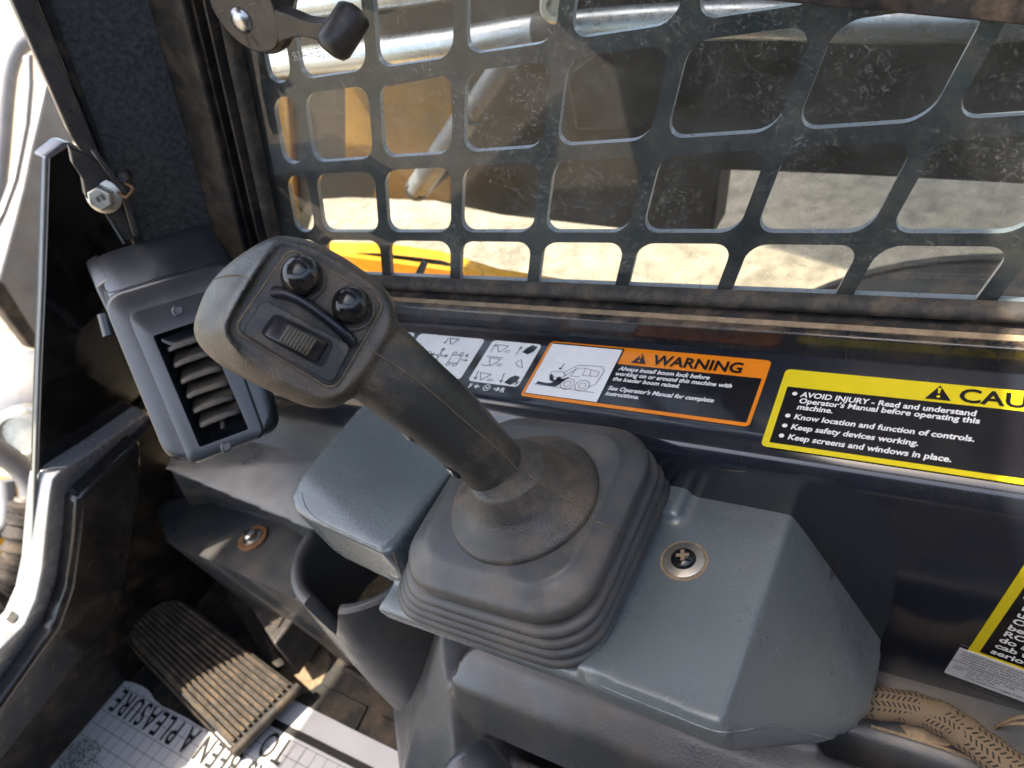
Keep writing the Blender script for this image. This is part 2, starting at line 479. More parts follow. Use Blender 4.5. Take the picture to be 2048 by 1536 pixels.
class Plane:
    """a printed sheet's own frame: origin, two axes, lift along the normal"""
    def __init__(s, o, ex, ey):
        s.o = V(o); s.ex = V(ex).normalized(); s.ey = V(ey); s.ey = (s.ey - s.ex * s.ey.dot(s.ex)).normalized(); s.n = s.ex.cross(s.ey)
        if s.n.dot(-s.o) < 0: s.n = -s.n
    def p(s, x, y, h=0): return s.o + s.ex * x + s.ey * y + s.n * h
    def xy(s, px, py):
        q = hit(px, py, s.o, s.n) - s.o
        return q.dot(s.ex), q.dot(s.ey)
    def poly(s, pts, h): return [s.p(x, y, h) for x, y in pts], [list(range(len(pts)))]
    def rect(s, x0, y0, x1, y1, h, r=.002, n=4):
        return s.poly([(x + (x0 + x1) / 2, y + (y0 + y1) / 2) for x, y in rrect(x1 - x0, y1 - y0, r, n)], h)
    def plate(s, x0, y0, x1, y1, h0, h1, r=.002):
        return prism([s.p(x + (x0 + x1) / 2, y + (y0 + y1) / 2, h1) for x, y in rrect(x1 - x0, y1 - y0, r, 4)], -s.n * (h1 - h0))
    def text(s, body, x, y, size, h, bold=0., shear=0., align='LEFT', rot=0., spacing=1., sx=1.):
        v, f = text_geo(body, size, bold, shear, align, spacing); c, d = math.cos(rot), math.sin(rot)
        return [s.p(x + a * sx * c - b * d, y + a * sx * d + b * c, h) for a, b in v], f
    def stroke(s, pts, w, h, closed=False):
        parts = []
        P = list(pts) + ([pts[0]] if closed else [])
        for (x0, y0), (x1, y1) in zip(P[:-1], P[1:]):
            dx, dy = x1 - x0, y1 - y0; l = math.hypot(dx, dy) or 1e-9; nx, ny = -dy / l * w / 2, dx / l * w / 2
            ex, ey = dx / l * w * .3, dy / l * w * .3
            parts.append(s.poly([(x0 - ex + nx, y0 - ey + ny), (x0 - ex - nx, y0 - ey - ny), (x1 + ex - nx, y1 + ey - ny), (x1 + ex + nx, y1 + ey + ny)], h))
        return join(parts)
    def circle(s, x, y, r, w, h, n=24):
        return s.stroke([(x + r * math.cos(2 * math.pi * k / n), y + r * math.sin(2 * math.pi * k / n)) for k in range(n)], w, h, True)
    def disc(s, x, y, r, h, n=16):
        return s.poly([(x + r * math.cos(2 * math.pi * k / n), y + r * math.sin(2 * math.pi * k / n)) for k in range(n)], h)
    def arrow(s, x0, y0, x1, y1, w, h, hd=.0018):
        a = math.atan2(y1 - y0, x1 - x0)
        return join([s.stroke([(x0, y0), (x1, y1)], w, h),
                     s.stroke([(x1 - hd * math.cos(a + .6), y1 - hd * math.sin(a + .6)), (x1, y1), (x1 - hd * math.cos(a - .6), y1 - hd * math.sin(a - .6))], w, h)])

# ================================================================== large structure
SL = .4325
def sx(s, z): return s + SL * (z + .2)          # lines of the slanted front pillar
VD = V((-.397, 0, -.918))                         # its direction, downwards

# ground outside
g = mk('ground', [(-40, -40, -1.25), (40, -40, -1.25), (40, 40, -1.25), (-40, 40, -1.25)], [[0, 1, 2, 3]], M['ground'])
tag(g, 'sunlit pale dusty concrete ground outside the cab', None, None, 'structure')
# cab floor and roof
fl = mk('cab_floor', *box(-.94, .75, -.62, .30, -.79, -.752), M['mat'])
tag(fl, 'dark cab floor under the rubber mat', None, None, 'structure')
rf = mk('cab_roof', *join([box(-.985, -.25, -.62, .28, .55, .60), box(-.80, .75, .28, .62, .55, .60), box(-.25, .75, -.62, -.50, .55, .60), box(.65, .75, -.50, .28, .55, .60)]), M['trim'])  # unseen; overhangs and opening shaped to place the sun patch and sky light
tag(rf, 'cab roof with skylight opening cut to light the controls', None, None, 'structure')
tag(mk('cab_left_wall', *box(-.70, .75, -.64, -.62, -.79, .20), M['trim']), 'solid lower left wall of the cab', None, None, 'structure')
tag(mk('cab_rear_wall', *box(.75, .77, -.62, .50, -.79, .20), M['trim']), 'rear wall of the cab', None, None, 'structure')
# unseen panel added out of view so that its shade lies on the concrete
def shade_back(x, y, h):
    d = SUN; return V((x, y, -1.25)) + d * (h + 1.25)
pts = [(-1.02, 2.12), (-.634, 1.943), (-.353, 1.816), (.4, 1.45), (3.5, 2.2), (3.5, 6), (-.6, 6)]
v, f = prism([shade_back(x, y, .9) for x, y in pts], (0, 0, .08))
tag(mk('shade_panel', v, f, M['trim']), 'unseen panel added to shade the yard', None, None, 'structure')

# ---- side wall with the ledge under the window
wall = thing('side_wall', 'glossy navy steel side wall with ledge below the window', 'wall panel', (-.15, .283, -.60))
prof = [(.392, -.3040), (.300, -.3142)]
for k in range(1, 7):
    a = rad(90 * k / 6); prof.append((.300 - .017 * math.sin(a), -.3142 - .017 + .017 * math.cos(a)))
prof += [(.283, -.345), (.283, -.37), (.283, -.45), (.283, -.61)]
rings = []
for X in (-.70, -.3, -.06, -.045, .0, .35):
    rings.append([(X, y, z) for y, z in prof])
v, f = loft(rings, False, False, False)
mk('wall_sheet', v, f, M['navy'], wall, smooth=40)

# ---- window
win = thing('side_window', 'dusty side window pane with rubber seal and black sill', 'window', (-.2, .38, -.30))
mk('sill_bar', *box(-.66, .35, .3600, .372, -.3085, -.2912), M['sill'], win, bevel=.0015)
mk('dust_line', *box(-.62, .35, .3655, .3702, -.2911, -.2904), M['tan'], win)
Zb, s0 = -.2860, -.5195
cn = V((sx(s0, Zb), 0, Zb)); up = -VD.normalized()
P1, P2 = cn + up * .06, cn + V((.055, 0, 0))
path = [V((sx(s0, .12), 0, .12)), V((sx(s0, -.05), 0, -.05)), P1]
for k in range(1, 10):
    t = k / 10; path.append(P1 * (1 - t) ** 2 + cn * 2 * t * (1 - t) + P2 * t * t)
path += [P2, V((-.3, 0, Zb)), V((0, 0, Zb)), V((.35, 0, Zb))]
def sweep(prof, closed=True):
    rings = []
    for i, p in enumerate(path):
        t = (path[min(i + 1, len(path) - 1)] - path[max(i - 1, 0)]).normalized(); n = V((t.z, 0, -t.x))
        rings.append([p + n * o + V((0, y, 0)) for o, y in prof])
    return loft(rings, closed, closed, closed)
mk('seal', *sweep([(-.004, .3875), (-.0035, .3815), (-.0005, .3785), (.0035, .3785), (.006, .382), (.0062, .3875)]), M['dusty'], win, smooth=60)
mk('seal_lip', *sweep([(.0062, .384), (.0085, .3745), (.0105, .3745), (.011, .384)]), M['blackrub'], win, smooth=60)
mk('frame_channel', *sweep([(.005, .3868), (.040, .3868), (.040, .3885), (.005, .3885)]), M['blackrub'], win)
gl = mk('pane', *box(-.72, .35, .3882, .3917, -.293, .12), M['glass'], win)

# ---- punched steel screen outside the pane
def screen():
    Y0, Y1 = .4005, .4050
    cols = []
    L0 = -.4745; PX = .0725; W = .0625
    for k in range(-1, 9): cols.append((L0 + PX * k, L0 + PX * k + W))
    cols[0] = (-.5085, cols[0][1])
    rows = [(-.2915, -.2572)] + [(-.2493 + .0627 * j, -.1965 + .0627 * j) for j in range(5)]
    xb = [-.60] + [(cols[i][1] + cols[i + 1][0]) / 2 for i in range(len(cols) - 1)] + [cols[-1][1] + .005]
    zb = [-.325] + [(rows[i][1] + rows[i + 1][0]) / 2 for i in range(len(rows) - 1)] + [rows[-1][1] + .005]
    v = []; f = []
    n = 6
    for i, (a, b) in enumerate(cols):
        for j, (c, d) in enumerate(rows):
            R = .0115
            ox0, ox1, oz0, oz1 = xb[i], xb[i + 1], zb[j], zb[j + 1]
            inner = []; outer = []
            for q, (cx, cz, a0) in enumerate(((a, c, 180), (b, c, 270), (b, d, 0), (a, d, 90))):
                r = R if not (j == 0 and q < 2) else .0008
                mx = a + r if cx == a else b - r; mz = c + r if cz == c else d - r
                ocx = ox0 if cx == a else ox1; ocz = oz0 if cz == c else oz1
                for k in range(n + 1):
                    an = rad(a0 + 90 * k / n); x = mx + r * math.cos(an); z = mz + r * math.sin(an)
                    inner.append((x, z))
                    t = k / n
                    # first half slides on the side the arc starts from, second half on the other
                    if q in (0, 2):
                        ox, oz = (ocx, z + (ocz - z) * min(1, 2 * t)) if t <= .5 else (x + (ocx - x) * (2 - 2 * t), ocz)
                    else:
                        ox, oz = (x + (ocx - x) * min(1, 2 * t), ocz) if t <= .5 else (ocx, z + (ocz - z) * (2 - 2 * t))
                    outer.append((ox, oz))
            m = len(inner); o = len(v)
            def P(s, z, y): return V((sx(s, z), y, z))
            v += [P(x, z, Y0) for x, z in inner] + [P(x, z, Y0) for x, z in outer] + [P(x, z, Y1) for x, z in inner] + [P(x, z, Y1) for x, z in outer]
            for k in range(m):
                l = (k + 1) % m
                f.append([o + k, o + l, o + m + l, o + m + k])
                f.append([o + 2 * m + k, o + 3 * m + k, o + 3 * m + l, o + 2 * m + l])
                f.append([o + k, o + 2 * m + k, o + 2 * m + l, o + l])
    return v, f
v, f = screen()
sc = mk('window_screen', v, f, M['screen'], None, smooth=35, loc=(-.2, .4, -.32))
sc.data.materials.append(M['skyedge'])
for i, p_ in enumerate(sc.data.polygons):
    if i % 3 == 2: p_.material_index = 1  # hole walls get the painted sky reflection
tag(sc, 'dark steel safety screen with rounded square holes outside the window', 'screen')
# sloping rail across the top of the pane
rail = mk('window_rail', *slab([(1300, -40), (1450, -6), (2048, 52), (2120, 58), (2120, -60)], (0, .376, 0), (0, 1, 0), .010), M['trim'], None, bevel=.001, loc=(-.1, .376, -.1))
tag(rail, 'black rail slanting across the top right of the window', 'rail')
# etched mark on the pane (seen mirrored from inside)
pl = Plane(Yp(612, 118, .3878), (-1, 0, 0), (.1, 0, 1))
parts = [pl.text('(EH)43R', -.018, .0, .0085, 0, 0), pl.text('00', -.006, .010, .0055, 0, 0)]
v, f = join(parts)
mk('etched_mark', v, f, M['lprint'], win)

# ---- front pillar
fa = rad(62)
FN = V((math.cos(fa), math.sin(fa), 0)).cross(VD); FP = V((-.583, .375, -.2))
pil = thing('front_pillar', 'felt lined front pillar beside the window', 'pillar', (-.68, .36, -.45))
mk('felt_panel', *slab([(78, -20), (306, -20), (400, 309), (486, 560), (520, 700), (360, 700), (196, 320)], FP, FN, .006), M['felt'], pil)
def strip(sa, sb, y0, y1, z0=-.34, z1=.12):
    return hull([(sx(s, z), y, z) for s in (sa, sb) for y in (y0, y1) for z in (z0, z1)])
mk('trim_strip', *strip(-.5855, -.5475, .3715, .40), M['trim'], pil, bevel=.003)
mk('trim_bead', *strip(-.5475, -.5445, .378, .395), M['blackrub'], pil)
# door frame edge beyond the felt
FN2 = FN.normalized(); FN2 = FN2 if FN2.dot(-FP) > 0 else -FN2
df = thing('entry_surround', 'worn black entry surround with bright rim and glossy sill', 'door surround', (-.8, .15, -.55))
mk('upright', *slab([(14, -20), (66, -20), (190, 284), (218, 352), (192, 352), (142, 274)], FP + FN2 * .008, FN, .016), M['frame'], df, bevel=.0015)
mk('upright_seal', *slab([(68, -20), (92, -20), (214, 320), (330, 600), (310, 600), (188, 274)], FP + FN2 * .003, FN, .008), M['blackrub'], df, bevel=.001)
DN = V((1, 0, -SL)).normalized()
def DPt(x0): return V((x0, 0, -.2))
mk('rim', *slab([(292, 826), (200, 892), (120, 944), (106, 958), (101, 985), (93, 1056), (85, 1140), (72, 1200), (50, 1250), (0, 1300), (-80, 1372), (-80, 1470), (0, 1392), (70, 1305), (104, 1240), (126, 1160), (143, 1056), (150, 990), (158, 976), (230, 905), (310, 830)], DPt(-.665), DN, .030), M['silver'], df, bevel=.002)
mk('sill_face', *slab([(158, 1000), (284, 880), (286, 945), (264, 1130), (247, 1190), (226, 1240), (0, 1528), (-80, 1630), (-80, 1500), (0, 1410), (112, 1255), (138, 1180), (152, 1080)], DPt(-.645), DN, .045), M['sillblack'], df, bevel=.006)
mk('rim_seal', *slab([(316, 838), (240, 910), (166, 984), (158, 998), (154, 1060), (140, 1165), (116, 1245), (76, 1310), (0, 1400), (-80, 1482), (-80, 1500), (0, 1415), (118, 1262), (146, 1180), (162, 1080), (166, 1005), (250, 925), (330, 850)], DPt(-.656), DN, .03), M['blackrub'], df, bevel=.001)
# glossy lower pane of the door with its edge
dp = thing('door_pane', 'black glossy door pane corner with pale cut edge beside the air vent', 'panel', (-.8, .2, -.45))
mk('sheet', *slab([(100, 317), (134, 292), (200, 330), (290, 480), (350, 640), (350, 840), (292, 840), (130, 955), (104, 1000), (97, 1150), (66, 1230), (0, 1310), (-80, 1370), (-80, 1352), (0, 1288), (64, 1180), (71, 1095), (83, 760), (92, 560)], DPt(-.685), DN, .010), M['gloss'], dp)
mk('edge', *slab([(91, 317), (99, 317), (91, 560), (82, 760), (70, 1095), (63, 1182), (48, 1220), (0, 1288), (-80, 1356), (-80, 1350), (0, 1283), (45, 1215), (58, 1178), (64, 1095), (76, 760), (84, 560)], DPt(-.683), DN, .004), M['edge'], dp, bevel=.0008)
mk('gasket', *slab([(250, 850), (150, 930), (112, 962), (96, 1000), (88, 1060), (80, 1150), (62, 1200), (0, 1286), (-80, 1356), (-80, 1378), (0, 1306), (72, 1215), (90, 1150), (98, 1060), (106, 990), (122, 970), (160, 944), (262, 870)], DPt(-.676), DN, .012), M['dusty'], dp, bevel=.0015)
fwp = [(.37, -.395), (.185, -.400), (.130, -.488), (.068, -.530), (-.62, -.537), (-.62, -.79), (.37, -.79)]
fwall = mk('front_wall', *prism([(-.676 + SL * (z + .2), y, z) for y, z in fwp], (-.012, 0, .004)), M['trim'])
tag(fwall, 'dark front wall of the footwell below the door sill', None, None, 'structure')
# hinge bracket with bolt
hb = thing('hinge_bracket', 'bent steel hinge bracket with zinc bolt on the door frame', 'hinge', Dp(200, 398, .66))
mk('lip', *slab([(91, 318), (92, 312), (126, 285), (140, 285), (196, 314), (190, 320), (136, 294), (100, 318)], DPt(-.655), DN, .012), M['silver'], hb, bevel=.0006)
BP = FP + FN2 * .030
mk('plate', *slab([(140, 298), (190, 322), (214, 340), (236, 372), (248, 420), (270, 480), (250, 480), (206, 420), (172, 396), (166, 360), (146, 330)], BP, FN, .008), M['frame'], hb, bevel=.001)
mk('fold', *slab([(192, 318), (202, 316), (226, 344), (250, 376), (280, 470), (268, 474), (240, 384), (216, 350)], BP + FN2 * .006, FN, .014), M['frame'], hb, bevel=.001)
mk('seam', *slab([(207, 424), (211, 424), (250, 486), (246, 488)], BP + FN2 * .001, FN, .003), M['edge'], hb)
bc = hit(209, 392, BP + FN2 * .001, FN); bt = bc.length / ray(209, 392).length
bax = (Dp(186, 406, bt - .022) - bc).normalized()
bolt = mk('bolt', *revolve(bc, bax, [(.0125, 0), (.0125, .0018), (.0100, .0032)], 28), M['zinc'], hb, smooth=40)
a_, b1, b2 = frame_of(bax)
hexr = [[bc + a_ * h + (b1 * math.cos(rad(60 * k + 10)) + b2 * math.sin(rad(60 * k + 10))) * r for k in range(6)] for r, h in ((.0090, .002), (.0090, .0105), (.0080, .0118))]
mk('hex_head', *loft(hexr), M['zinc'], bolt, bevel=.0006)
v, f = Plane(bc + a_ * .0119, b1, b2).text('8.8', -.0048, -.002, .0055, .0001, .03)
mk('head_mark', v, f, M['frame'], bolt)
mk('spring_pin', *revolve(Dp(250, 352, bt), bax, [(.0045, -.004), (.0045, .006), (.0035, .007)], 16), M['trim'], hb, smooth=40)
mk('clip', *tube([V(p) for p in spline([Dp(236, 385, bt - .004), Dp(252, 394, bt - .008), Dp(266, 378, bt - .008), Dp(258, 370, bt - .006), Dp(248, 366, bt - .002)], 5)], .0011, 8), M['rust'], hb, smooth=80)

# ================================================================== window latch
lt = thing('window_latch', 'dark brown plastic window latch with rivet and stubby handle', 'latch', Yp(490, 60, .372))
def arc_px(pts, n=4): return [tuple(p) for p in spline(pts, n)]
body = arc_px([(404, -50), (420, 10), (440, 46), (470, 80), (503, 102), (532, 107), (552, 96), (559, 72), (556, 40), (544, 0), (530, -50)], 4)
mk('body', *slab(body, (0, .362, 0), (0, 1, 0), .012), M['latch'], lt, bevel=.0015)
mk('body_back', *slab([(x + 14, y + 2) for x, y in body], (0, .3705, 0), (0, 1, 0), .008), M['blackrub'], lt, bevel=.001)
mk('rivet', *revolve(Yp(483, 40, .3622), (0, -1, 0), [(.0082, -.001), (.0080, .0012), (.0062, .0028), (.0035, .0037), (.0005, .0040)], 28), M['steel'], lt, smooth=60)
lp = Plane(Yp(502, 80, .3620), (1, 0, 0), (.0, 0, 1))
mk('lock_mark', *join([lp.stroke([(-.0035, -.004), (-.0035, .001), (.0035, .001), (.0035, -.004)], .0006, .0002), lp.stroke([(-.002, .001), (-.002, .004), (0, .0055), (.002, .004), (.002, .0015)], .0007, .0002)]), M['blackrub'], lt)
mk('arrow_mark', *lp.stroke([(.012, .020), (.019, .020)], .0007, .0002), M['frame'], lt)
mk('arrow_mark', *lp.stroke([(-.019, .024), (-.019, .020), (-.011, .020)], .0007, .0002), M['frame'], lt)
ga, gb = Yp(668, 92, .338), Yp(708, 28, .352)
arm = [tuple(p) for p in spline([(548, 20), (580, 30), (610, 42), (650, 45), (690, 30), (712, 40), (700, 80), (668, 94), (636, 82), (600, 74), (572, 80), (556, 88)], 3)]
mk('arm', *slab(arm, (0, .358, 0), (0, 1, 0), .009), M['latch'], lt, bevel=.0025)
gd = (ga - gb).normalized()
mk('grip', *tube([gb - gd * .004, gb - gd * .002, gb, gb * .5 + ga * .5, ga, ga + gd * .0035, ga + gd * .005], [.004, .0085, .0102, .0105, .0105, .0085, .004], 22), M['latch'], lt, smooth=60)

# ================================================================== printed labels on the ledge
LE = V((0, .9915, .1101)).normalized()
def ledge_pt(x, y): return V((x, y, -.3142 + (y - .300) * .1109))
LN = V((1, 0, 0)).cross(LE)
def sticker_frame(px, py):
    q = hit(px, py, ledge_pt(0, .3) + LN * .0003, LN)
    return Plane(q, (1, 0, 0), LE)
# -- orange warning
P = sticker_frame(1040, 792)
W, Hh = .1515, .0515
st = thing('warning_sticker', 'orange bordered boom lock warning sticker with crushed person pictogram', 'sticker', P.o)
mk('border', *P.plate(0, 0, W, Hh, -.0001, .0003, .003), M['orange'], st)
mk('black_field', *P.plate(.0022, .0026, W - .0022, .0365, .0003, .0005, .0008), M['bprint'], st)
mk('picture_field', *join([P.plate(.0026, .0030, .0560, Hh - .0026, .0005, .0007, .0006)]), M['wprint'], st)
mk('picture_edge', *join([P.stroke([(.0562, .0026), (.0562, Hh - .0022), (.0024, Hh - .0022)], .0011, .0008)]), M['bprint'], st)
h = .0009
t1 = []
cx0 = .0995
t1.append(P.text('WARNING', .0795, .0388, .0118, h, .022, 0, 'LEFT'))
t1.append(P.poly([(.0655, .0385), (.0755, .0385), (.0705, .0472)], h))
mk('heading', *join(t1), M['bprint'], st)
mk('alert_mark', *join([P.poly([(.0702, .0420), (.0708, .0420), (.0712, .0453), (.0698, .0453)], h + .0002), P.disc(.0705, .0403, .0008, h + .0002)]), M['orange'], st)
tx = []
for i, s in enumerate(['Always install boom lock before', 'working on or around this machine with', 'the loader boom raised.', '', "See Operator's Manual for complete", 'instructions.']):
    if s: tx.append(P.text(s, .0588 + .0008 * (i == 0), .0310 - .0046 * i + .0012 * (i > 3), .0046, h, .028, .18, sx=1.0))
mk('lettering', *join(tx), M['wprint'], st)
ox, oy = .006, .011
def lp_(l): return [(ox + x, oy + y) for x, y in l]
pic = [P.stroke(lp_([(0, 0), (.045, -.001)]), .0004, h)]
for c in ((.0235, .0035), (.0345, .0035)):
    pic += [P.circle(ox + c[0], oy + c[1], .0048, .00045, h), P.circle(ox + c[0], oy + c[1], .0024, .0004, h)]
pic += [P.stroke(lp_([(.008, .0125), (.0155, .0135), (.0195, .0105), (.0165, .0075), (.008, .0085), (.008, .0125)]), .0004, h),
        P.stroke(lp_([(.0165, .0125), (.0245, .0205), (.041, .0215), (.0445, .018), (.043, .006), (.0395, .003)]), .00045, h),
        P.stroke(lp_([(.018, .010), (.026, .018), (.031, .0185), (.031, .012), (.0415, .0125), (.0415, .0165), (.031, .0185)]), .0004, h),
        P.stroke(lp_([(.024, .018), (.023, .0105), (.030, .0105)]), .0004, h), P.stroke(lp_([(.036, .0125), (.035, .018)]), .0004, h)]
mk('loader_drawing', *join(pic), M['inkline'], st)
man = [P.poly(lp_([(.001, .0005), (.010, .0000), (.015, .0005), (.014, .0030), (.009, .0022), (.0015, .0028)]), h),
       P.poly(lp_([(.010, .0000), (.0165, .0000), (.0205, .0060), (.0225, .0098), (.0190, .0075), (.0140, .0070), (.0125, .0035)]), h),
       P.poly(lp_([(.0075, .0095), (.0095, .0100), (.0125, .0055), (.0145, .0050), (.0120, .0040), (.0095, .0050)]), h),
       P.disc(ox + .0155, oy + .0072, .0016, h), P.arrow(ox + .014, oy + .0205, ox + .0125, oy + .0150, .0005, h)]
mk('person_drawing', *join(man), M['bprint'], st)
# -- yellow caution
P = sticker_frame(1521, 892)
W2, H2 = .26, .0578
cs = thing('caution_sticker', 'yellow bordered caution sticker with white bullet list', 'sticker', P.o)
mk('border', *P.plate(0, 0, W2, H2, -.0001, .0003, .003), M['yprint'], cs)
mk('black_field', *P.plate(.0040, .0032, W2 - .004, .0442, .0003, .0005, .0005), M['bprint'], cs)
mk('heading', *join([P.text('CAUTION', .0885, .0462, .0130, .0007, .022, 0, sx=1.12), P.poly([(.0735, .0458), (.0855, .0458), (.0795, .0560)], .0007)]), M['bprint'], cs)
mk('alert_mark', *join([P.poly([(.0791, .0500), (.0799, .0500), (.0803, .0538), (.0787, .0538)], .0009), P.disc(.0795, .0479, .0009, .0009)]), M['yprint'], cs)
tx = []
yy = .0375
for bul, s in ((1, 'AVOID INJURY - Read and understand'), (0, "Operator's Manual before operating this"), (0, 'machine.'), (1, 'Know location and function of controls.'), (1, 'Keep safety devices working.'), (1, 'Keep screens and windows in place.')):
    if bul:
        tx.append(P.disc(.0092, yy + .0018, .0014, .0007))
    tx.append(P.text(s, .0125, yy, .0052, .0007, .028, .12, sx=1.02))
    yy -= .0046 if (s[0] in 'AO') else .0072
mk('lettering', *join(tx), M['wprint'], cs)
tx = []
for i, s in enumerate(['Do not wear loose clothing.', 'Look to rear when backing.', 'Wear safety items.', 'Keep bystanders away.', 'Never carry riders.']):
    y = .0372 - .0075 * i
    tx += [P.disc(.1215, y + .0018, .0014, .0007), P.text(s, .1248, y, .0052, .0007, .028, .12)]
mk('lettering', *join(tx), M['wprint'], cs)
# -- control pattern decal: black backing with white fields
def bucket(P, x, y, s, flip=1, fill=False, h=.0007, w=.00045):
    pts = [(x - s, y + s * .6), (x + s, y + s * .5), (x + s * .2 * flip, y - s * .8), (x - s * .3, y - s * .7)]
    return P.poly(pts, h) if fill else P.stroke(pts, w, h, True)
P = sticker_frame(936, 766)
cd = thing('control_decal', 'black decal with white fields of bucket and foot pedal pictograms', 'sticker', P.o)
mk('backing', *P.plate(-.15, -.0085, .0545, .0500, -.0001, .0002, .002), M['bprint'], cd)
a0 = P.xy(936, 762); a1 = P.xy(1085, 693)
xr = P.xy(1036, 779)[0]; yt = P.xy(988, 681)[1]
mk('field', *P.plate(a0[0], a0[1], xr - .001, yt, .0002, .0004, .0030), M['wprint'], cd)
b0 = P.xy(918, 765); bl = P.xy(841, 662); bt = P.xy(973, 680)
mk('field', *P.plate(b0[0] - .062, a0[1] + .0, b0[0] - .0005, yt, .0002, .0004, .0030), M['wprint'], cd)
mk('field', *P.plate(b0[0] - .115, a0[1] + .0, b0[0] - .0665, yt, .0002, .0004, .0030), M['wprint'], cd)
x0, y0, x1, y1 = a0[0], a0[1], xr, yt
w_, h_ = x1 - x0, y1 - y0
k = []
def R2(x, y): return x0 + x * w_, y0 + y * h_
for yy_, fl_ in ((.83, 1), (.50, 1), (.14, -1)):
    X_, Y_ = R2(.26, yy_); k += [bucket(P, X_, Y_, .0048, fl_, False, .0006), P.stroke([(X_ + .004, Y_ - .002), (X_ + .0085, Y_ - .002)], .0004, .0006), P.stroke([(X_ + .004, Y_ - .0035), (X_ + .0085, Y_ - .0035)], .0004, .0006)]
X_, Y_ = R2(.26, .50); k += [P.stroke([(X_ - .008, Y_ + .004), (X_ + .006, Y_ + .004)], .0005, .0006), P.stroke([(X_ - .008, Y_ - .0045), (X_ + .0, Y_ - .0045)], .0005, .0006)]
for yy_, s_ in ((.80, 1), (.15, -1)):
    X_, Y_ = R2(.09, yy_); k.append(P.arrow(X_, Y_ - .004 * s_, X_ + .001, Y_ + .004 * s_, .0005, .0006, .0022))
    X_, Y_ = R2(.60, yy_); k.append(P.arrow(X_, Y_ - .004 * s_, X_ + .001, Y_ + .004 * s_, .0005, .0006, .0022))
for yy_ in (.85, .13):
    X_, Y_ = R2(.80, yy_); k.append(P.poly([(X_ - .0045, Y_ - .003), (X_ - .003, Y_ + .001), (X_ + .0005, Y_ + .0045), (X_ + .005, Y_ + .0035), (X_ + .0045, Y_ - .001), (X_ + .001, Y_ - .0045)], .0006))
X_, Y_ = R2(.78, .5); k.append(P.stroke([(X_ - .004, Y_ + .001), (X_ - .001, Y_ + .0045), (X_ + .0035, Y_ - .003), (X_ - .001, Y_ - .002)], .0004, .0006, True))
k.append(P.text('F', *R2(.90, .03), .005, .0006, .02))
X_, Y_ = b0[0] - .026, a0[1] + h_ * .5
for dx, dy in ((1, 0), (-1, 0), (0, 1), (0, -1)): k.append(P.arrow(X_ + dx * .002 - .005, Y_ + dy * .002, X_ + dx * .0075 - .005, Y_ + dy * .0075, .0007, .0006, .0026))
k += [P.circle(X_ - .005, Y_, .0014, .0005, .0006, 12), P.circle(X_ - .016, Y_, .003, .0005, .0006, 12), bucket(P, X_ - .001, Y_ + .0155, .0042, 1, False, .0006, .0006), P.arrow(X_ - .007, Y_ + .018, X_ - .0075, Y_ + .012, .0005, .0006, .002),
      P.stroke([(X_ + .0062, Y_ + .002), (X_ + .0148, Y_ + .002), (X_ + .0148, Y_ - .006), (X_ + .0062, Y_ - .006)], .0005, .0006, True)]
for dx in (.0075, .0135):
    for dy in (.0032, -.0072): k.append(P.circle(X_ + dx, Y_ + dy, .0016, .0005, .0006, 10))
k += [P.arrow(X_ + .0165, Y_ - .002, X_ + .0215, Y_ - .002, .0005, .0006), P.text('R', X_ + .0178, Y_ + .001, .004, .0006, .02)]
mk('pictograms', *join(k), M['bprint'], cd)
k = [P.text('F', x0 + .0035, y0 - .0062, .0055, .0006, .03), P.arrow(x0 + .0125, y0 - .0042, x0 + .0082, y0 - .0042, .0009, .0006, .0026), P.circle(x0 + .0185, y0 - .0042, .0026, .0007, .0006, 20), P.text('N', x0 + .0170, y0 - .0056, .0038, .0006, .03),
     P.arrow(x0 + .0245, y0 - .0042, x0 + .0290, y0 - .0042, .0009, .0006, .0026), P.text('R', x0 + .0300, y0 - .0062, .0055, .0006, .03)]
mk('lettering', *join(k), M['wprint'], cd)
# -- safety sticker and small certification label low on the wall
WN = V((0, 1, 0))
q0 = V((-.05, .283, -.45))
so = hit(1934, 1302, q0 - WN * .0005, WN); sy = hit(2048, 1130, q0 - WN * .0005, WN) - so
SF = (V((sy.z, 0, -sy.x)), sy)
P = Plane(hit(1888, 1344, q0 - WN * .0010, WN), *SF)
cl = thing('certification_label', 'small pale printed label at the foot of the side wall', 'label', P.o)
lh = (P.xy(1934, 1300))[1]
mk('sheet', *P.plate(0, 0, .12, lh, -.0001, .0003, .0008), M['lprint'], cl)
k = []
lines = ['To maintain unimpaired operator protection and', 'protective structure certification:', '- Damaged Roll Over Protective Structure (ROPS) and/or Falling', '- Any alteration to the ROPS or FOPS must be approved', None, '           PROTECTIVE STRUCTURE CERTIFICATION', 'Performance certified at date of manufacture', 'ROPS:   OSHA: 1926.1001   FOPS:', '            ISO:  3471:1994', '            ROPS certification weight: 7,500 lb', '', 'NOTE:   Machine maximum weight can be found', '             in the Operator\'s Manual.']
y = lh - .0035
for s in lines:
    if s is None: k.append(P.stroke([(0, y + .0008), (.12, y + .0008)], .0006, .0005)); y -= .0022; continue
    if s: k.append(P.text(s, .0022, y, .0023, .0005, .012))
    y -= .0028
mk('lettering', *join(k), M['ink'], cl)
P = Plane(so, *SF); lh = -.001
ss = thing('safety_sticker', 'yellow bordered safety sticker above the pale label on the wall', 'sticker', P.o)
mk('border', *P.plate(.0, lh + .0006, .13, lh + .10, -.0001, .0003, .003), M['yprint'], ss)
mk('black_field', *P.plate(.0052, lh + .0052, .125, lh + .096, .0003, .0005, .0006), M['bprint'], ss)
mk('picture_field', *P.plate(.0075, lh + .0655, .04, lh + .093, .0005, .0007, .0006), M['wprint'], ss)
k = []
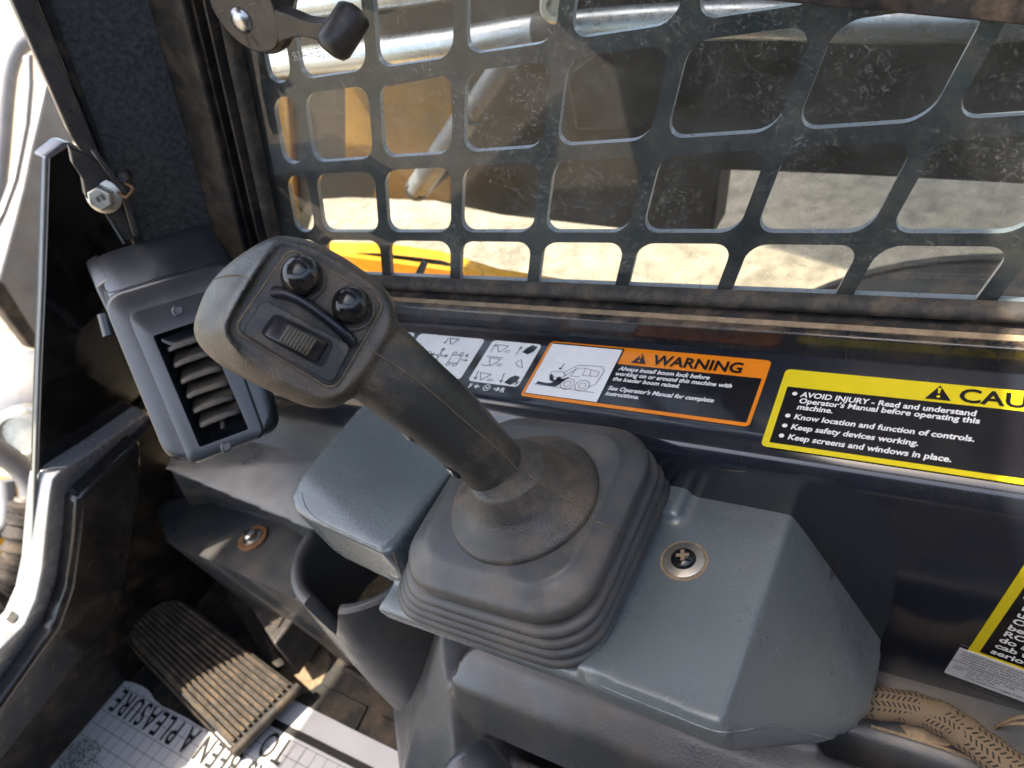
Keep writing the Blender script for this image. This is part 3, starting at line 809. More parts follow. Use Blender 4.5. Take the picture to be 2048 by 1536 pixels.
for i, s in enumerate(['serious injury or death.', 'cab to fall, causing', 'do so could allow the', 'ROPS, or failure to', 'before raising the', "Operator's Manual", 'unless instructed in', 'Raise cab only when']):
    k.append(P.text(s, .0095, lh + .0085 + .0068 * i, .0070, .0008, .03, sx=1.12))
mk('lettering', *join(k), M['wprint'], ss)

# ================================================================== console
con = thing('control_console', 'grey blue moulded plastic armrest console around the joystick boot', 'console', (-.22, .22, -.40))
Zc = -.362
lb = [(-.405, .208), (-.400, .194), (-.388, .185), (-.372, .1815), (-.302, .1735), (-.2965, .176), (-.288, .315), (-.405, .315)]
left = hull([(x, y, -.330) for x, y in lb] + [(x + .003, y + .004, -.3265) for x, y in lb[:1] + lb[-1:]] + [(x * .985 - .0045, y + .006, -.382) for x, y in lb])
base = hull([(x, y, z) for x in (-.315, -.150) for y, z in ((.1590, Zc - .008), (.1570, Zc - .012), (.1590, Zc - .022), (.175, -.405), (.285, Zc - .006), (.285, -.405))])
ridge = -.091
rblk = hull([(-.172, .1585, Zc), (-.172, .290, Zc), (-.160, .158, Zc + .0025), (-.160, .291, Zc + .0025), (ridge, .292, Zc + .0025), (ridge - .002, .1545, Zc + .002),
             (-.172, .1585, Zc - .020), (-.172, .288, -.42),
             Zp(1485, 1488, -.388), Zp(1560, 1494, -.412), Zp(1660, 1488, -.438), Zp(1715, 1462, -.452), Zp(1746, 1425, -.462), Zp(1760, 1350, -.468), (-.044, .290, -.468), (-.09, .155, -.388)])
fl_ = hull([(-.165, .1545, Zc - .004), (-.09, .1525, Zc - .004), (-.165, .156, Zc - .022), (-.09, .154, Zc - .024), (-.165, .18, Zc - .022), (-.09, .18, Zc - .022), (-.165, .18, Zc - .004), (-.09, .18, Zc - .004)])
rib = hull([(x, y, z) for x, y in ((-.166, .262), (-.150, .262), (-.150, .293), (-.166, .296)) for z in (Zc - .01, Zc + .0085)])
shell = fuse('shell', [left, base, rblk, fl_, rib], .0019, 14, M['console'], con)
seam_on(shell, 'parting_line', [(1180, 1362), (1250, 1392), (1340, 1428), (1430, 1462), (1480, 1462), (1540, 1452), (1610, 1466), (1680, 1476), (1730, 1450), (1748, 1425)], .00045, M['console'])
seam_on(shell, 'parting_line', [(602, 985), (612, 1016), (640, 1042), (700, 1072), (760, 1100), (776, 1104)], .00045, M['console'])
seam_on(shell, 'dust_line', [(786, 1104), (796, 1130), (806, 1160), (808, 1186), (830, 1206), (880, 1226)], .0005, M['tan'])
sc_ = Zp(1368, 1122, Zc + .0020)
wsh = mk('washer', *revolve(sc_, (0, 0, 1), [(.0118, -.001), (.0118, .0014), (.0112, .0018)], 36), M['zinc'], con, smooth=40)
hd = mk('screw_head', *revolve(sc_ + V((0, 0, .0016)), (0, 0, 1), [(.0070, 0), (.0070, .0012), (.0055, .0028), (.0030, .0036), (.0006, .0038)], 28), M['button'], con, smooth=60)
cp = Plane(sc_, (1, .35, 0), (0, 1, 0))
mk('cross_recess', *join([cp.poly([(-.0036, -.0011), (.0036, -.0011), (.0036, .0011), (-.0036, .0011)], .0056), cp.poly([(-.0011, -.0036), (.0011, -.0036), (.0011, .0036), (-.0011, .0036)], .00561)]), M['tan'], hd)
mk('dust_ring', *revolve(sc_, (0, 0, 1), [(.0135, -.003), (.0135, .0004), (.0125, .0006)], 32), M['tan'], con, smooth=40)
op_ = [Zp(x, y, Zc - .0045) for x, y in arc_px([(1130, 1318), (1180, 1300), (1240, 1270), (1262, 1262), (1266, 1285), (1248, 1315), (1215, 1338), (1180, 1340)], 4)]
mk('opening_rim', *prism(op_, (0, 0, -.004)), M['trim'], con)
ctr = sum(op_, V()) / len(op_)
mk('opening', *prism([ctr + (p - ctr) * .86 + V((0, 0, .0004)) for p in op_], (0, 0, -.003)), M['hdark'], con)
mk('dust_seam', *tube([V(p) for p in spline([(-.150, .2935, Zc + .0035), (-.13, .2945, Zc + .003), (-.11, .2950, Zc + .003), (-.092, .2940, Zc + .002)], 5)], .0022, 8), M['tan'], con, smooth=80)

# ================================================================== joystick
B = Zp(1045, 992, -.3045)
joy = thing('joystick', 'dark dusty joystick with roller, two ball buttons and ribbed rubber boot', 'joystick', (B.x, B.y, -.36))
bcx, bcy = -.2320, .2290
def bring(half, r, z, fr, n=7):
    cx = bcx + (-.2190 - bcx) * fr; cy = bcy + (.2195 - bcy) * fr
    out = []
    for x, y in rrect(half * 2 * .965, half * 2, r, n):
        out.append((cx + x, cy + y, z + fr * (x * .10 + y * .14) * .55))
    return out
rings = [bring(.066, .030, -.374, 0)]
prof = []
hs = [.0750, .0724, .0698, .0670]
z = -.3670
for i, hf in enumerate(hs):
    fr = i / 4
    for dh, dz in ((-.0100, -.0006), (-.0060, .0000), (-.0010, .0012), (.0008, .0040), (.0000, .0072), (-.0050, .0094)):
        rings.append(bring(hf + dh, .030, z + dz, fr))
    z += .0101
for hf, zz, r in ((.0560, -.3268, .028), (.0605, -.3252, .030), (.0634, -.3228, .031), (.0640, -.3190, .031), (.0632, -.3148, .031), (.0606, -.3122, .030), (.0530, -.3090, .026), (.0515, -.3072, .025), (.0500, -.3064, .024), (.0460, -.3060, .022), (.02, -.3055, .012)):
    rings.append(bring(hf, r, zz, 1))
v, f = loft(rings)
boot = mk('boot', v, f, M['boot'], joy, smooth=180, sub=1)
seam_on(boot, 'mould_line', [(1190, 1042), (1230, 1060), (1262, 1076)], .0004, M['ribdust'])
for q_ in ([(1268, 1080), (1278, 1090)], [(1284, 1096), (1296, 1104)], [(1303, 1110), (1318, 1122)], [(1326, 1128), (1336, 1136)]):
    pass
axis = V((-.055, -.085, 1)).normalized()
# stalk and head, one moulded body
Hc = Dp(600, 640, .350); HN = (-ray(600, 640).normalized() + V((.0, 0, .10))).normalized()
def H(zx, zy, d=0.): return hit(380 + zx / 2.926, 440 + zy / 2.926, Hc - HN * d, HN)
def resample(pts, n, c):
    P_ = [np.array(p, float) for p in spline(pts + [pts[0]], 10)]
    L = [0]
    for a, b in zip(P_[:-1], P_[1:]): L.append(L[-1] + np.linalg.norm(b - a))
    # start at the point of smallest angle about c
    out = []
    tot = L[-1]
    j = 0
    for k in range(n):
        t = tot * k / n
        while L[j + 1] < t: j += 1
        q = (t - L[j]) / (L[j + 1] - L[j] + 1e-12)
        out.append(P_[j] * (1 - q) + P_[j + 1] * q)
    return out
OUT = [(560, 92), (480, 100), (330, 180), (200, 280), (100, 400), (35, 560), (22, 650), (60, 740), (180, 850), (400, 970), (600, 1060), (700, 1095), (800, 1100), (880, 1085), (960, 1030), (1060, 940), (1150, 820), (1205, 690), (1212, 570), (1190, 470), (1120, 380), (1000, 285), (850, 190), (700, 120)]
RIM = [(575, 128), (510, 128), (430, 225), (335, 370), (265, 490), (215, 590), (205, 650), (240, 715), (330, 800), (450, 868), (600, 945), (710, 1002), (800, 1030), (870, 1012), (930, 960), (1010, 860), (1085, 745), (1150, 630), (1166, 550), (1145, 480), (1080, 405), (980, 335), (840, 245), (700, 165)]
n_ = 72
oo = resample(OUT, n_, None); rr_ = resample(RIM, n_, None)
cc = np.array((660., 590.))
def nose(p): return max(0., (420 - p[0]) / 400) ** 1.2 * .012 + max(0., (420 - p[0]) / 400) * .004
rings = []
rings.append([H(*(cc + (p - cc) * .80), .0015) for p in rr_])
def lft(p): return max(0., min(1., (560 - p[0]) / 200)) * max(0., min(1., (800 - p[1]) / 120))
rings.append([H(*(cc + (p - cc) * .93), .0010) for p in rr_])
rings.append([H(*(cc + (p - cc) * .975), .0004 - .0030 * lft(p)) for p in rr_])
rings.append([H(*(p * 1.0), .0002 - .0040 * lft(p)) for p in rr_])
for a, d in ((.18, .0000), (.35, .0012), (.7, .0045), (.9, .0085), (1., .0140), (1., .022)):
    rings.append([H(*(p * (1 - a) + q * a), d + nose(q) * min(1, a * 1.2)) for p, q in zip(rr_, oo)])
for s_, d in ((.95, .030), (.84, .037), (.62, .043), (.3, .046)):
    rings.append([H(*(cc + (q - cc) * s_), d + nose(q) * s_) for q in oo])
head = loft(rings)
ST = [(690, 672, 205, .372), (760, 728, 180, .379), (826, 784, 168, .387), (889, 836, 157, .399), (950, 893, 141, .411), (1000, 948, 130, .422), (1030, 985, 128, .432), (1045, 1005, 126, .438)]
S2 = spline(ST, 5)
rings = []
for i, (x, y, w, t) in enumerate(S2):
    a = S2[min(i + 1, len(S2) - 1)]; b = S2[max(i - 1, 0)]
    T = (Dp(a[0], a[1], a[3]) - Dp(b[0], b[1], b[3])).normalized()
    c = Dp(x, y, t); view = ray(x, y).normalized()
    wv = T.cross(view).normalized(); dv = wv.cross(T).normalized()
    hw = w / 2 * .95 * t / F_PX; hd_ = .0180
    ring = []
    for k in range(36):
        an = 2 * math.pi * k / 36; cs_, sn = math.cos(an), math.sin(an)
        e = .80
        ring.append(c + wv * hw * math.copysign(abs(cs_) ** e, cs_) + dv * hd_ * math.copysign(abs(sn) ** 1.0, sn))
    rings.append(ring)
stalk = loft(rings)
disc = revolve(B, axis, [(.0440, -.006), (.0440, -.0005), (.0434, .0012), (.0405, .0030), (.034, .0062), (.029, .0105), (.025, .0170), (.0215, .024), (.012, .027)], 64)
# neck fillet between head and stalk comes from the smoothing
grip = fuse('grip', [head, stalk], .0012, 4, M['joy'], joy)
flange = fuse('flange', [disc], .0012, 5, M['joy'], joy)
seam_on(flange, 'seam', [(1058, 950), (1090, 972), (1130, 996), (1160, 1015), (1186, 1036)], .0004, M['ribdust'])
seam_on(grip, 'seam', [(424, 560), (450, 552), (480, 551), (504, 560)], .00035, M['ribdust'])
seam_on(grip, 'seam', [(740, 700), (790, 730), (860, 782), (927, 840), (995, 898), (1046, 950)], .0004, M['ribdust'])
# face panel
TLc, TRc, BRc, BLc = np.array((590., 172.)), np.array((1130., 484.)), np.array((838., 985.)), np.array((266., 640.))
def inset_quad(q, r, n=6):
    out = []
    for i in range(4):
        a, b, c = q[i - 1], q[i], q[(i + 1) % 4]
        d0 = (a - b) / np.linalg.norm(a - b); d1 = (c - b) / np.linalg.norm(c - b)
        for k in range(n + 1):
            t = k / n
            out.append(b + d0 * r * (1 - t) ** 2 + d1 * r * t * t)
    return out
pq = inset_quad([TLc, TRc, BRc, BLc], 75)
pc = sum(pq) / len(pq)
rings = [[H(*(pc + (p - pc) * 1.02), .004) for p in pq], [H(*(pc + (p - pc) * 1.02), .0002) for p in pq], [H(*(pc + (p - pc) * 1.0), -.0004) for p in pq], [H(*(pc + (p - pc) * .97), -.0005) for p in pq]]
panel = mk('face_panel', *loft(rings), M['joyface'], joy, smooth=40)
rings = [[H(*(pc + (p - pc) * a), d) for p in pq] for a, d in ((1.052, .003), (1.052, -.00015), (1.018, -.0002), (1.018, .003))]
mk('panel_gap', *loft(rings), M['ribdust'], panel, smooth=40)
# switch surround and roller
def quad(pts, d): return [H(x, y, d) for x, y in pts]
FR = [np.array(p, float) for p in ((432, 468), (940, 735), (830, 955), (308, 660))]
fq = inset_quad(FR, 45)
fc = sum(fq) / len(fq)
sw = mk('roller_surround', *loft([[H(*(fc + (p - fc) * a), d) for p in fq] for a, d in ((1.02, .001), (1.02, -.0016), (1.0, -.0036), (.93, -.0040))]), M['joyface'], joy, smooth=40)
OP = [np.array(p, float) for p in ((498, 545), (842, 712), (775, 868), (412, 668))]
oq = inset_quad(OP, 45); oc = sum(oq) / len(oq)
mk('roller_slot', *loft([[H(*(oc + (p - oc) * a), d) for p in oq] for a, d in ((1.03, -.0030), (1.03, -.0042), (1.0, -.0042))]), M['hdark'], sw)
# roller: a barrel segment rising between the slot's long sides
pA, pB = np.array((500., 560.)), np.array((426., 672.)); pC, pD = np.array((820., 720.)), np.array((745., 842.))
def roll(t, u, lift): # t along the slot, u across it
    a = pA * (1 - t) + pC * t; b = pB * (1 - t) + pD * t; q = a * (1 - u) + b * u
    return H(q[0], q[1], -.0036 - lift)
prof = []
for k in range(25):
    t = k / 24; prof.append((t, .0066 * math.sin(math.pi * min(1, max(0, t))) ** .8))
rings = [[roll(t, .04, -.001), roll(t, .04, l), roll(t, .10, l + .0004), roll(t, .90, l + .0004), roll(t, .96, l), roll(t, .96, -.001)] for t, l in prof]
rl = mk('roller', *loft(rings), M['roller'], joy, smooth=50)
for k in range(9):
    t = .30 + k * .058; l = .0066 * math.sin(math.pi * t) ** .8
    a, b = roll(t, .08, l + .0006), roll(t, .92, l + .0006)
    mk('rib', *tube([a, a * .9 + b * .1, a * .1 + b * .9, b], [.0004, .00095, .00095, .0004], 8), M['rollrib'], rl, smooth=80)
# fin between roller and buttons
FINP = [(470, 420), (560, 430), (660, 475), (760, 545), (850, 615), (920, 680), (965, 735)]
rings = []
fp = spline(FINP, 4)
for i, p in enumerate(fp):
    a = fp[min(i + 1, len(fp) - 1)]; b = fp[max(i - 1, 0)]; d = (a - b) / np.linalg.norm(a - b); nn = np.array((-d[1], d[0]))
    t = i / (len(fp) - 1); hgt = .0085 * math.sin(math.pi * (.12 + .76 * t)) ** .6
    e = .55 if i in (0, len(fp) - 1) else 1
    rings.append([H(*(p + nn * 38 * e), .001), H(*(p + nn * 32 * e), -.5 * hgt), H(*(p + nn * 18 * e), -.92 * hgt), H(*p, -hgt), H(*(p - nn * 18 * e), -.92 * hgt), H(*(p - nn * 32 * e), -.5 * hgt), H(*(p - nn * 38 * e), .001)])
mk('guard_fin', *loft(rings), M['roller'], joy, smooth=60)
# ball buttons on their collars
for (x, y), r in (((655, 318), .0094), ((945, 492), .0090)):
    c = H(x + 4, y + 26, -.0005)
    col = mk('button_collar', *revolve(c, HN, [(.0106, -.001), (.0106, .0012), (.0100, .0018), (.0092, .0018), (.0088, .0008)], 36), M['joyface'], joy, smooth=40)
    c2 = H(x, y + 8, -.0040)
    prof = [(r * .86, -.0055)] + [(r * math.cos(rad(a)), r * math.sin(rad(a)) * .92) for a in range(-15, 90, 8)] + [(.0003, r * .92)]
    mk('ball_button', *revolve(c2, HN, prof, 36), M['button'], joy, smooth=80)
# seam along the stalk and small screw recesses on its inner side
for zx, zy in ((1262, 1262), (1525, 1478)):
    px_, py_ = 380 + zx / 2.926, 440 + zy / 2.926
    i = min(range(len(S2)), key=lambda j: (S2[j][0] - px_) ** 2 + (S2[j][1] - py_) ** 2)
    c = Dp(px_ + 3, py_ - 3, S2[i][3] - .004); d = V((.1, -.6, -.2)).normalized()
    rc = mk('screw_recess', *revolve(c, (Dp(px_ - 20, py_ + 22, S2[i][3] - .006) - c).normalized(), [(.0058, -.004), (.0058, .0006), (.0050, .0009)], 18), M['hdark'], joy, smooth=40)
    mk('screw', *revolve(c + (Dp(px_ - 20, py_ + 22, S2[i][3] - .006) - c).normalized() * .0006, (Dp(px_ - 20, py_ + 22, S2[i][3] - .006) - c).normalized(), [(.0034, -.001), (.0034, .0008), (.002, .0012)], 12), M['steel'], rc, smooth=40)

# ================================================================== air vent
vt = thing('air_vent', 'boxy dark plastic air vent with curved louvre slats on the pillar', 'air vent', Dp(380, 760, .60))
va = rad(40); vb = rad(36)
vh = V((math.cos(va), math.sin(va), 0)); vn0 = V((math.sin(va), -math.cos(va), 0))
vN = vn0 * math.cos(vb) + V((0, 0, math.sin(vb))); vw = vn0 * math.sin(vb) - V((0, 0, math.cos(vb)))
vP = Dp(370, 700, .585)
def VT(p, d=0.): return hit(p[0], p[1], vP - vN * d, vN)
def VT0(p, d=0.): return hit(p[0], p[1], vP, vN) - vN * d
A4 = lambda *p: [np.array(q, float) for q in p]
fo = inset_quad(A4((192, 590), (462, 508), (556, 862), (332, 934)), 42)
ro = inset_quad(A4((258, 630), (426, 582), (530, 869), (383, 928)), 20)
oo_ = inset_quad(A4((309, 672), (406, 640), (500, 858), (402, 894)), 5)
fcn = sum(fo) / len(fo)
vD = V((-.85, .5, .18)) * 1.15
rings = [[VT0(p, .012) + vD * .058 for p in fo], [VT0(fcn + (p - fcn) * 1.0, .012) + vD * .045 for p in fo], [VT0(p, .012) for p in fo], [VT0(fcn + (p - fcn) * .985, .005) for p in fo], [VT0(fcn + (p - fcn) * .955, .0012) for p in fo], [VT0(fcn + (p - fcn) * .92, 0) for p in fo]]
rcn = sum(ro) / len(ro)
rings += [[VT0(rcn + (p - rcn) * 1.02, 0) for p in ro], [VT0(p, -.0022) for p in ro], [VT0(rcn + (p - rcn) * .98, -.0026) for p in ro]]
rings += [[VT0(p, -.0026) for p in oo_], [VT0(p, .026) for p in oo_]]
hous = mk('housing', *loft(rings), M['vent'], vt, smooth=35)
seam_on(hous, 'cover_seam', [(196, 528), (206, 570), (216, 584), (240, 580), (330, 552), (390, 536), (430, 534)], .0004, M['hdark'])
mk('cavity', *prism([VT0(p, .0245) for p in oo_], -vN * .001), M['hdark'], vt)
for i, (l, r_) in enumerate((((326, 690), (420, 660)), ((338, 722), (432, 690)), ((352, 754), (444, 722)), ((364, 784), (456, 752)), ((377, 813), (468, 780)), ((390, 842), (480, 808)))):
    a = VT0(l, .0); b = VT0(r_, .0); ex = (b - a).normalized(); Wd = (b - a).length
    dep = -vN * .020 - vw * .012
    pts = []
    for k in range(13):
        t = k / 12
        bow = .0035 * (1 - (2 * t - 1) ** 4) - .004 * max(0, abs(2 * t - 1) - .8) / .2
        pts.append(a + ex * Wd * t + vN * bow + vw * .003)
    pts += [b + dep, a + dep]
    mk('slat', *prism(pts, vw * .0040 + vN * .0004), M['slat'], vt, bevel=.0012)
tw = [VT0(p, -.001) for p in arc_px([(322, 676), (345, 684), (372, 682), (400, 668), (410, 655)], 4)]
mk('thumbwheel', *prism(tw + [VT0((405, 645), .012), VT0((316, 672), .012)], vw * .0035), M['vent'], vt, bevel=.0006)
for x, y in ((358, 622), (546, 897)) if False else ((358, 622), (455, 893)):
    sc1 = mk('screw', *revolve(VT0((x, y), -.0026), vN, [(.0042, -.002), (.0042, .0006), (.0030, .0010), (.0028, .0002)], 20), M['vent'], vt, smooth=40)
mk('back_plate', *prism([VT0(p, .030) for p in ((146, 566), (174, 548), (360, 900), (316, 922))], vD * .04), M['vent'], vt, bevel=.002)
mk('adjuster', *tube([VT0((441, 838), .004), VT0((444, 858), .002)], .0018, 8), M['slat'], vt)
mk('hinge_tube', *tube([VT0((160, 622), .034), VT0((172, 668), .034)], .0055, 12), M['vent'], vt, smooth=60)

# ================================================================== moulded trim below the console
pod = thing('side_trim', 'dark moulded plastic side trim with cup holder under the console', 'trim panel', (-.42, .22, -.745))
stn = [(-.98, .30), (-.86, .288), (-.74, .262), (-.655, .240), (-.596, .236), (-.527, .225), (-.492, .205), (-.468, .180), (-.450, .150), (-.44, .105), (-.43, .04)]
rings = []
for X, Yf in stn:
    k = max(0, min(1, (X + .70) / .14))
    topy = .262 if X < -.60 else .232
    rings.append([(X, Yf + .004, -.76), (X + .004, Yf, -.745), (X + .020 * k, Yf - .006 * k, -.69), (X + .040 * k, Yf - .006 * k, -.665), (X + .058 * k, Yf + .012, -.648), (X + .064 * k, .258, -.60), (X + .064 * k, .275, -.55), (X + .064 * k, .29, -.50)])
mk('lower_skirt', *loft(rings, False, False, False), M['pod'], pod, smooth=60, sub=2)
# inward body under the console
cheek = hull([(-.350, .212, -.490), (-.350, .29, -.490), (-.385, .13, -.60), (-.50, .228, -.652), (-.445, .203, -.656), (-.413, .172, -.656), (-.395, .145, -.656), (-.380, .09, -.66), (-.50, .29, -.652), (-.50, .29, -.70), (-.30, .09, -.625), (-.30, .18, -.56), (-.30, .29, -.50), (-.28, .09, -.70), (-.28, .29, -.70), (-.39, .15, -.69)])
body = hull([(x, y, z) for x in (-.36, -.07) for y, z in ((.226, -.40), (.29, -.40), (.29, -.66), (.218, -.52), (.20, -.66))])
ledge = hull([(x, y, z) for x in (-.12, .45) for y, z in ((.2445, -.502), (.29, -.500), (.29, -.60), (.238, -.506), (.222, -.56), (.20, -.60))])
bump = hull([(-.325, .200, -.496), (-.312, .216, -.490), (.40, .212, -.490), (.40, .192, -.494), (-.334, .180, -.512), (.40, .176, -.508), (-.330, .168, -.555), (.40, .160, -.555), (-.30, .23, -.56), (.40, .23, -.56)])
shelf2 = hull([(x, y, z) for x in (-.345, .4) for y, z in ((.100, -.600), (.175, -.590), (.175, -.66), (.09, -.62), (.09, -.68))])
fuse('body', [cheek, body, ledge, bump, shelf2], .0032, 7, M['pod'], pod)
# shelf between vent and console, and the wall below it
E1 = [Zp(330, 938, -.415), Zp(362, 945, -.418), Zp(450, 950, -.420), Zp(530, 952, -.420), Zp(580, 1005, -.424), Zp(622, 1062, -.428)]
sh = hull(E1 + [p + V((0, .006, -.010)) for p in E1] + [(-.70, .30, -.40), (-.40, .30, -.40), (-.70, .30, -.43), (-.42, .30, -.43)])
lowwall = loft([[p + V((0, .004, -.004)) for p in E1] + [V((-.46, .292, -.424)), V((-.70, .292, -.419))],
                [Zp(380, 1010, -.52), Zp(440, 1005, -.52), Zp(500, 1020, -.52), Zp(570, 1050, -.52), Zp(610, 1075, -.52), Zp(640, 1110, -.52)] + [V((-.5, .33, -.52)), V((-.8, .34, -.52))]])
fuse('shelf', [sh], .0025, 4, M['pod'], pod)
mk('recess_wall', *lowwall, M['pod'], pod, smooth=50)
flg = hull([Zp(x, y, z) for x, y in ((300, 1000), (440, 985), (560, 1035), (660, 1100), (640, 1200), (585, 1195), (470, 1140), (330, 1080)) for z in (-.535,)] + [Zp(x, y, -.535) + V((0, .01, -.02)) for x, y in ((300, 1000), (660, 1100), (640, 1200), (585, 1195), (470, 1140), (330, 1080))])
mk('flange', *flg, M['pod'], pod, bevel=.004)
fw = hull([Zp(x, y, -.5345) for x, y in ((330, 1080), (470, 1140), (585, 1195), (640, 1200))] + [Zp(x, y, -.5345) + V((0, .03, -.21)) for x, y in ((330, 1080), (470, 1140), (585, 1195), (640, 1200))] + [Zp(640, 1200, -.5345) + V((.02, .06, 0)), Zp(330, 1080, -.5345) + V((0, .08, 0))])
mk('flange_wall', *fw, M['pod'], pod)
bp = Zp(507, 1078, -.5345)
ws = mk('rusty_washer', *revolve(bp, (0, 0, 1), [(.0165, -.002), (.0165, .0022), (.0155, .0030), (.0100, .0026)], 32), M['rust'], pod, smooth=40)
mk('bolt_head', *revolve(bp, (0, 0, 1), [(.0105, .002), (.0105, .0040), (.0075, .0048), (.0070, .0095), (.0050, .0110)], 24), M['steel'], ws, smooth=40)
# cup holder ring with a gap
cc_ = V((-.423, .233, 0)); ro_, ri_ = .0655, .0535
apex = Yp(687, 1277, .168)
angs = [rad(a) for a in range(-87, 273, 4)]
def cup(a, r, z): return V((cc_.x + r * math.cos(a), cc_.y + r * math.sin(a), z))
rings = []
for a in angs + [angs[0]]:
    da = abs((a - rad(-87) + math.pi) % (2 * math.pi) - math.pi) / rad(15)
    z = -.440 + (apex.z + .440) * max(0, 1 - da) ** .8 if da < 1 else -.440
    rings.append([cup(a, .054, min(z - .02, -.665)), cup(a, .060, min(z - .012, -.58)), cup(a, ro_ - .002, min(z - .008, -.50)), cup(a, ro_ - .001, z - .007), cup(a, ro_ - .0015, z - .0015), cup(a, ro_ - .0045, z), cup(a, ri_ + .003, z), cup(a, ri_ + .0005, z - .0025), cup(a, ri_ - .001, z - .008), cup(a, ri_ - .006, min(-.530, z - .01)), cup(a, ri_ - .006, -.56)])
ch = mk('cup_holder', *loft(rings, False, False, False), M['pod'], pod, smooth=50)
mk('cup_floor', *revolve(V((cc_.x, cc_.y, -.527)), (0, 0, 1), [(ri_ - .004, -.01), (ri_ - .004, 0), (ri_ - .016, .0), (ri_ - .017, .004), (.001, .004)], 40), M['tan'], ch, smooth=40)
kn = Zp(985, 1595, -.48)
kb = thing('seat_bar_knob', 'rounded dark grey bar end at the bottom edge below the trim', 'bar', kn)
kd = V((.75, -.35, -.35)).normalized()
mk('bar_end', *tube([kn - kd * .034, kn - kd * .032, kn - kd * .027, kn, kn + kd * .2], [.008, .016, .0195, .021, .021], 26), M['pod'], kb, smooth=60)

# ================================================================== floor things
fmat = thing('floor_mat', 'black rubber floor mat with raised panels', 'mat', (-.55, .1, -.75))
mk('sheet', *box(-.86, .3, -.30, .285, -.7515, -.745), M['mat'], fmat, bevel=.002)
edge_px = [(690, 1338), (725, 1357), (790, 1400), (822, 1450), (836, 1500), (838, 1580)]
mk('rim', *tube([V(p) for p in spline([Zp(x, y, -.742) for x, y in edge_px], 6)], .0045, 10), M['mat'], fmat, smooth=80)
def panel_on_floor(px): return prism([Zp(x, y, -.7425) for x, y in px], (0, 0, -.004))
mk('raised_panel', *panel_on_floor([(600, 1395), (640, 1366), (735, 1412), (712, 1460), (625, 1420)]), M['mat'], fmat, bevel=.001)
mk('raised_panel', *panel_on_floor([(735, 1470), (762, 1428), (790, 1445), (806, 1480), (806, 1530), (800, 1560), (740, 1530)]), M['mat'], fmat, bevel=.001)
mk('dust_film', *prism([Zp(x, y, -.7447) for x, y in ((560, 1322), (600, 1255), (648, 1285), (662, 1322), (640, 1370), (585, 1398), (560, 1400))], (0, 0, -.0005)), M['tan'], fmat)

ped = thing('foot_pedal', 'worn black ribbed foot pedal caked in dust', 'pedal', (-.72, .15, -.745))
nr, nl, frr, fll = Zp(594, 1372, -.715), Zp(468, 1500, -.715), Zp(352, 1190, -.645), Zp(246, 1268, -.645)
def PD(u, w, h=0.): # u along (0 heel .. 1 toe), w across (0 left .. 1 right)
    p = (nl * (1 - w) + nr * w) * (1 - u) + (fll * (1 - w) + frr * w) * u
    n = (nr - nl).cross(fll - nl).normalized()
    return p + (n if n.z > 0 else -n) * h
ol = [(0, 0), (0, 1), (.9, 1), (.97, .95), (1.02, .80), (1.04, .5), (1.02, .2), (.97, .06), (.9, 0)]
v, f = prism([PD(u, w, 0) for u, w in ol], (.0, 0, -.012))
mk('plate', v, f, M['pedal'], ped, bevel=.002)
for i in range(12):
    w = .07 + .86 * i / 11
    e = 1.0 - .10 * abs(2 * w - 1) ** 3
    a, b = PD(.03, w, .0012), PD(e, w, .0012)
    d = (b - a).normalized(); s_ = (nr - nl).normalized()
    n = d.cross(s_).normalized(); n = n if n.z > 0 else -n
    hw = (nr - nl).length * .024
    mk('rib', *prism([a - s_ * hw, a + s_ * hw, b + s_ * hw * .75, b - s_ * hw * .75], n * .0030), M['pedrib'], ped, bevel=.0008)
mk('heel_bar', *tube([PD(-.01, -.02, -.001), PD(-.01, 1.02, -.001)], .006, 12), M['pedal'], ped, smooth=60)
mk('side_flange', *prism([PD(0, -.02, -.002), PD(.95, -.03, -.002), PD(.9, -.09, -.03), PD(0, -.06, -.018)], (0, 0, -.003)), M['pedal'], ped)
brk = thing('pedal_bracket', 'dark steel bracket block between the pedal and the cup holder', 'bracket', Zp(560, 1270, -.70))
t4 = [Zp(482, 1182, -.665), Zp(520, 1166, -.665), Zp(604, 1216, -.665), Zp(548, 1290, -.665)]
mk('block', *hull(t4 + [p + V((.004, -.002, -.06)) for p in t4]), M['frame'], brk, bevel=.003)
mk('ridge', *hull([Zp(506, 1225, -.664), Zp(530, 1186, -.664), Zp(582, 1214, -.664), Zp(556, 1256, -.664)] + [Zp(508, 1225, -.6622), Zp(530, 1188, -.6622), Zp(580, 1214, -.6622), Zp(555, 1254, -.6622)]), M['mat'], brk, bevel=.0008)
mk('side_channel', *hull([Zp(420, 1130, -.70), Zp(450, 1120, -.70), Zp(545, 1295, -.715), Zp(570, 1330, -.72), Zp(540, 1340, -.72), Zp(420, 1130, -.73), Zp(560, 1330, -.74)]), M['pedal'], brk, bevel=.002)

# printed paper mat, torn by the pedal
pz = -.7405
ex_ = (Zp(727, 1536, pz) - Zp(566, 1455, pz)).normalized()
pp = thing('paper_mat', 'torn white printed paper mat with black grid under the pedal', 'paper mat', (-.75, .05, pz))
o = Zp(425, 1475, pz)
P = Plane(o, -ex_, V((-.12, -1, 0)))
def clipped(px): return [P.xy(x, y) for x, y in px]
torn = [(150, 1310), (192, 1288), (219, 1279), (219, 1310), (209, 1350), (228, 1358), (266, 1365), (284, 1372), (297, 1381), (309, 1399), (324, 1412), (344, 1421), (363, 1431), (380, 1440), (395, 1450), (426, 1468), (470, 1440), (560, 1380), (580, 1396), (640, 1426), (720, 1466), (800, 1505), (880, 1548), (900, 1700), (400, 1800), (-60, 1750), (-60, 1600)]
tp = [Zp(x, y, pz) for x, y in torn]
tp = [p + V((0, 0, 0)) for p in tp]
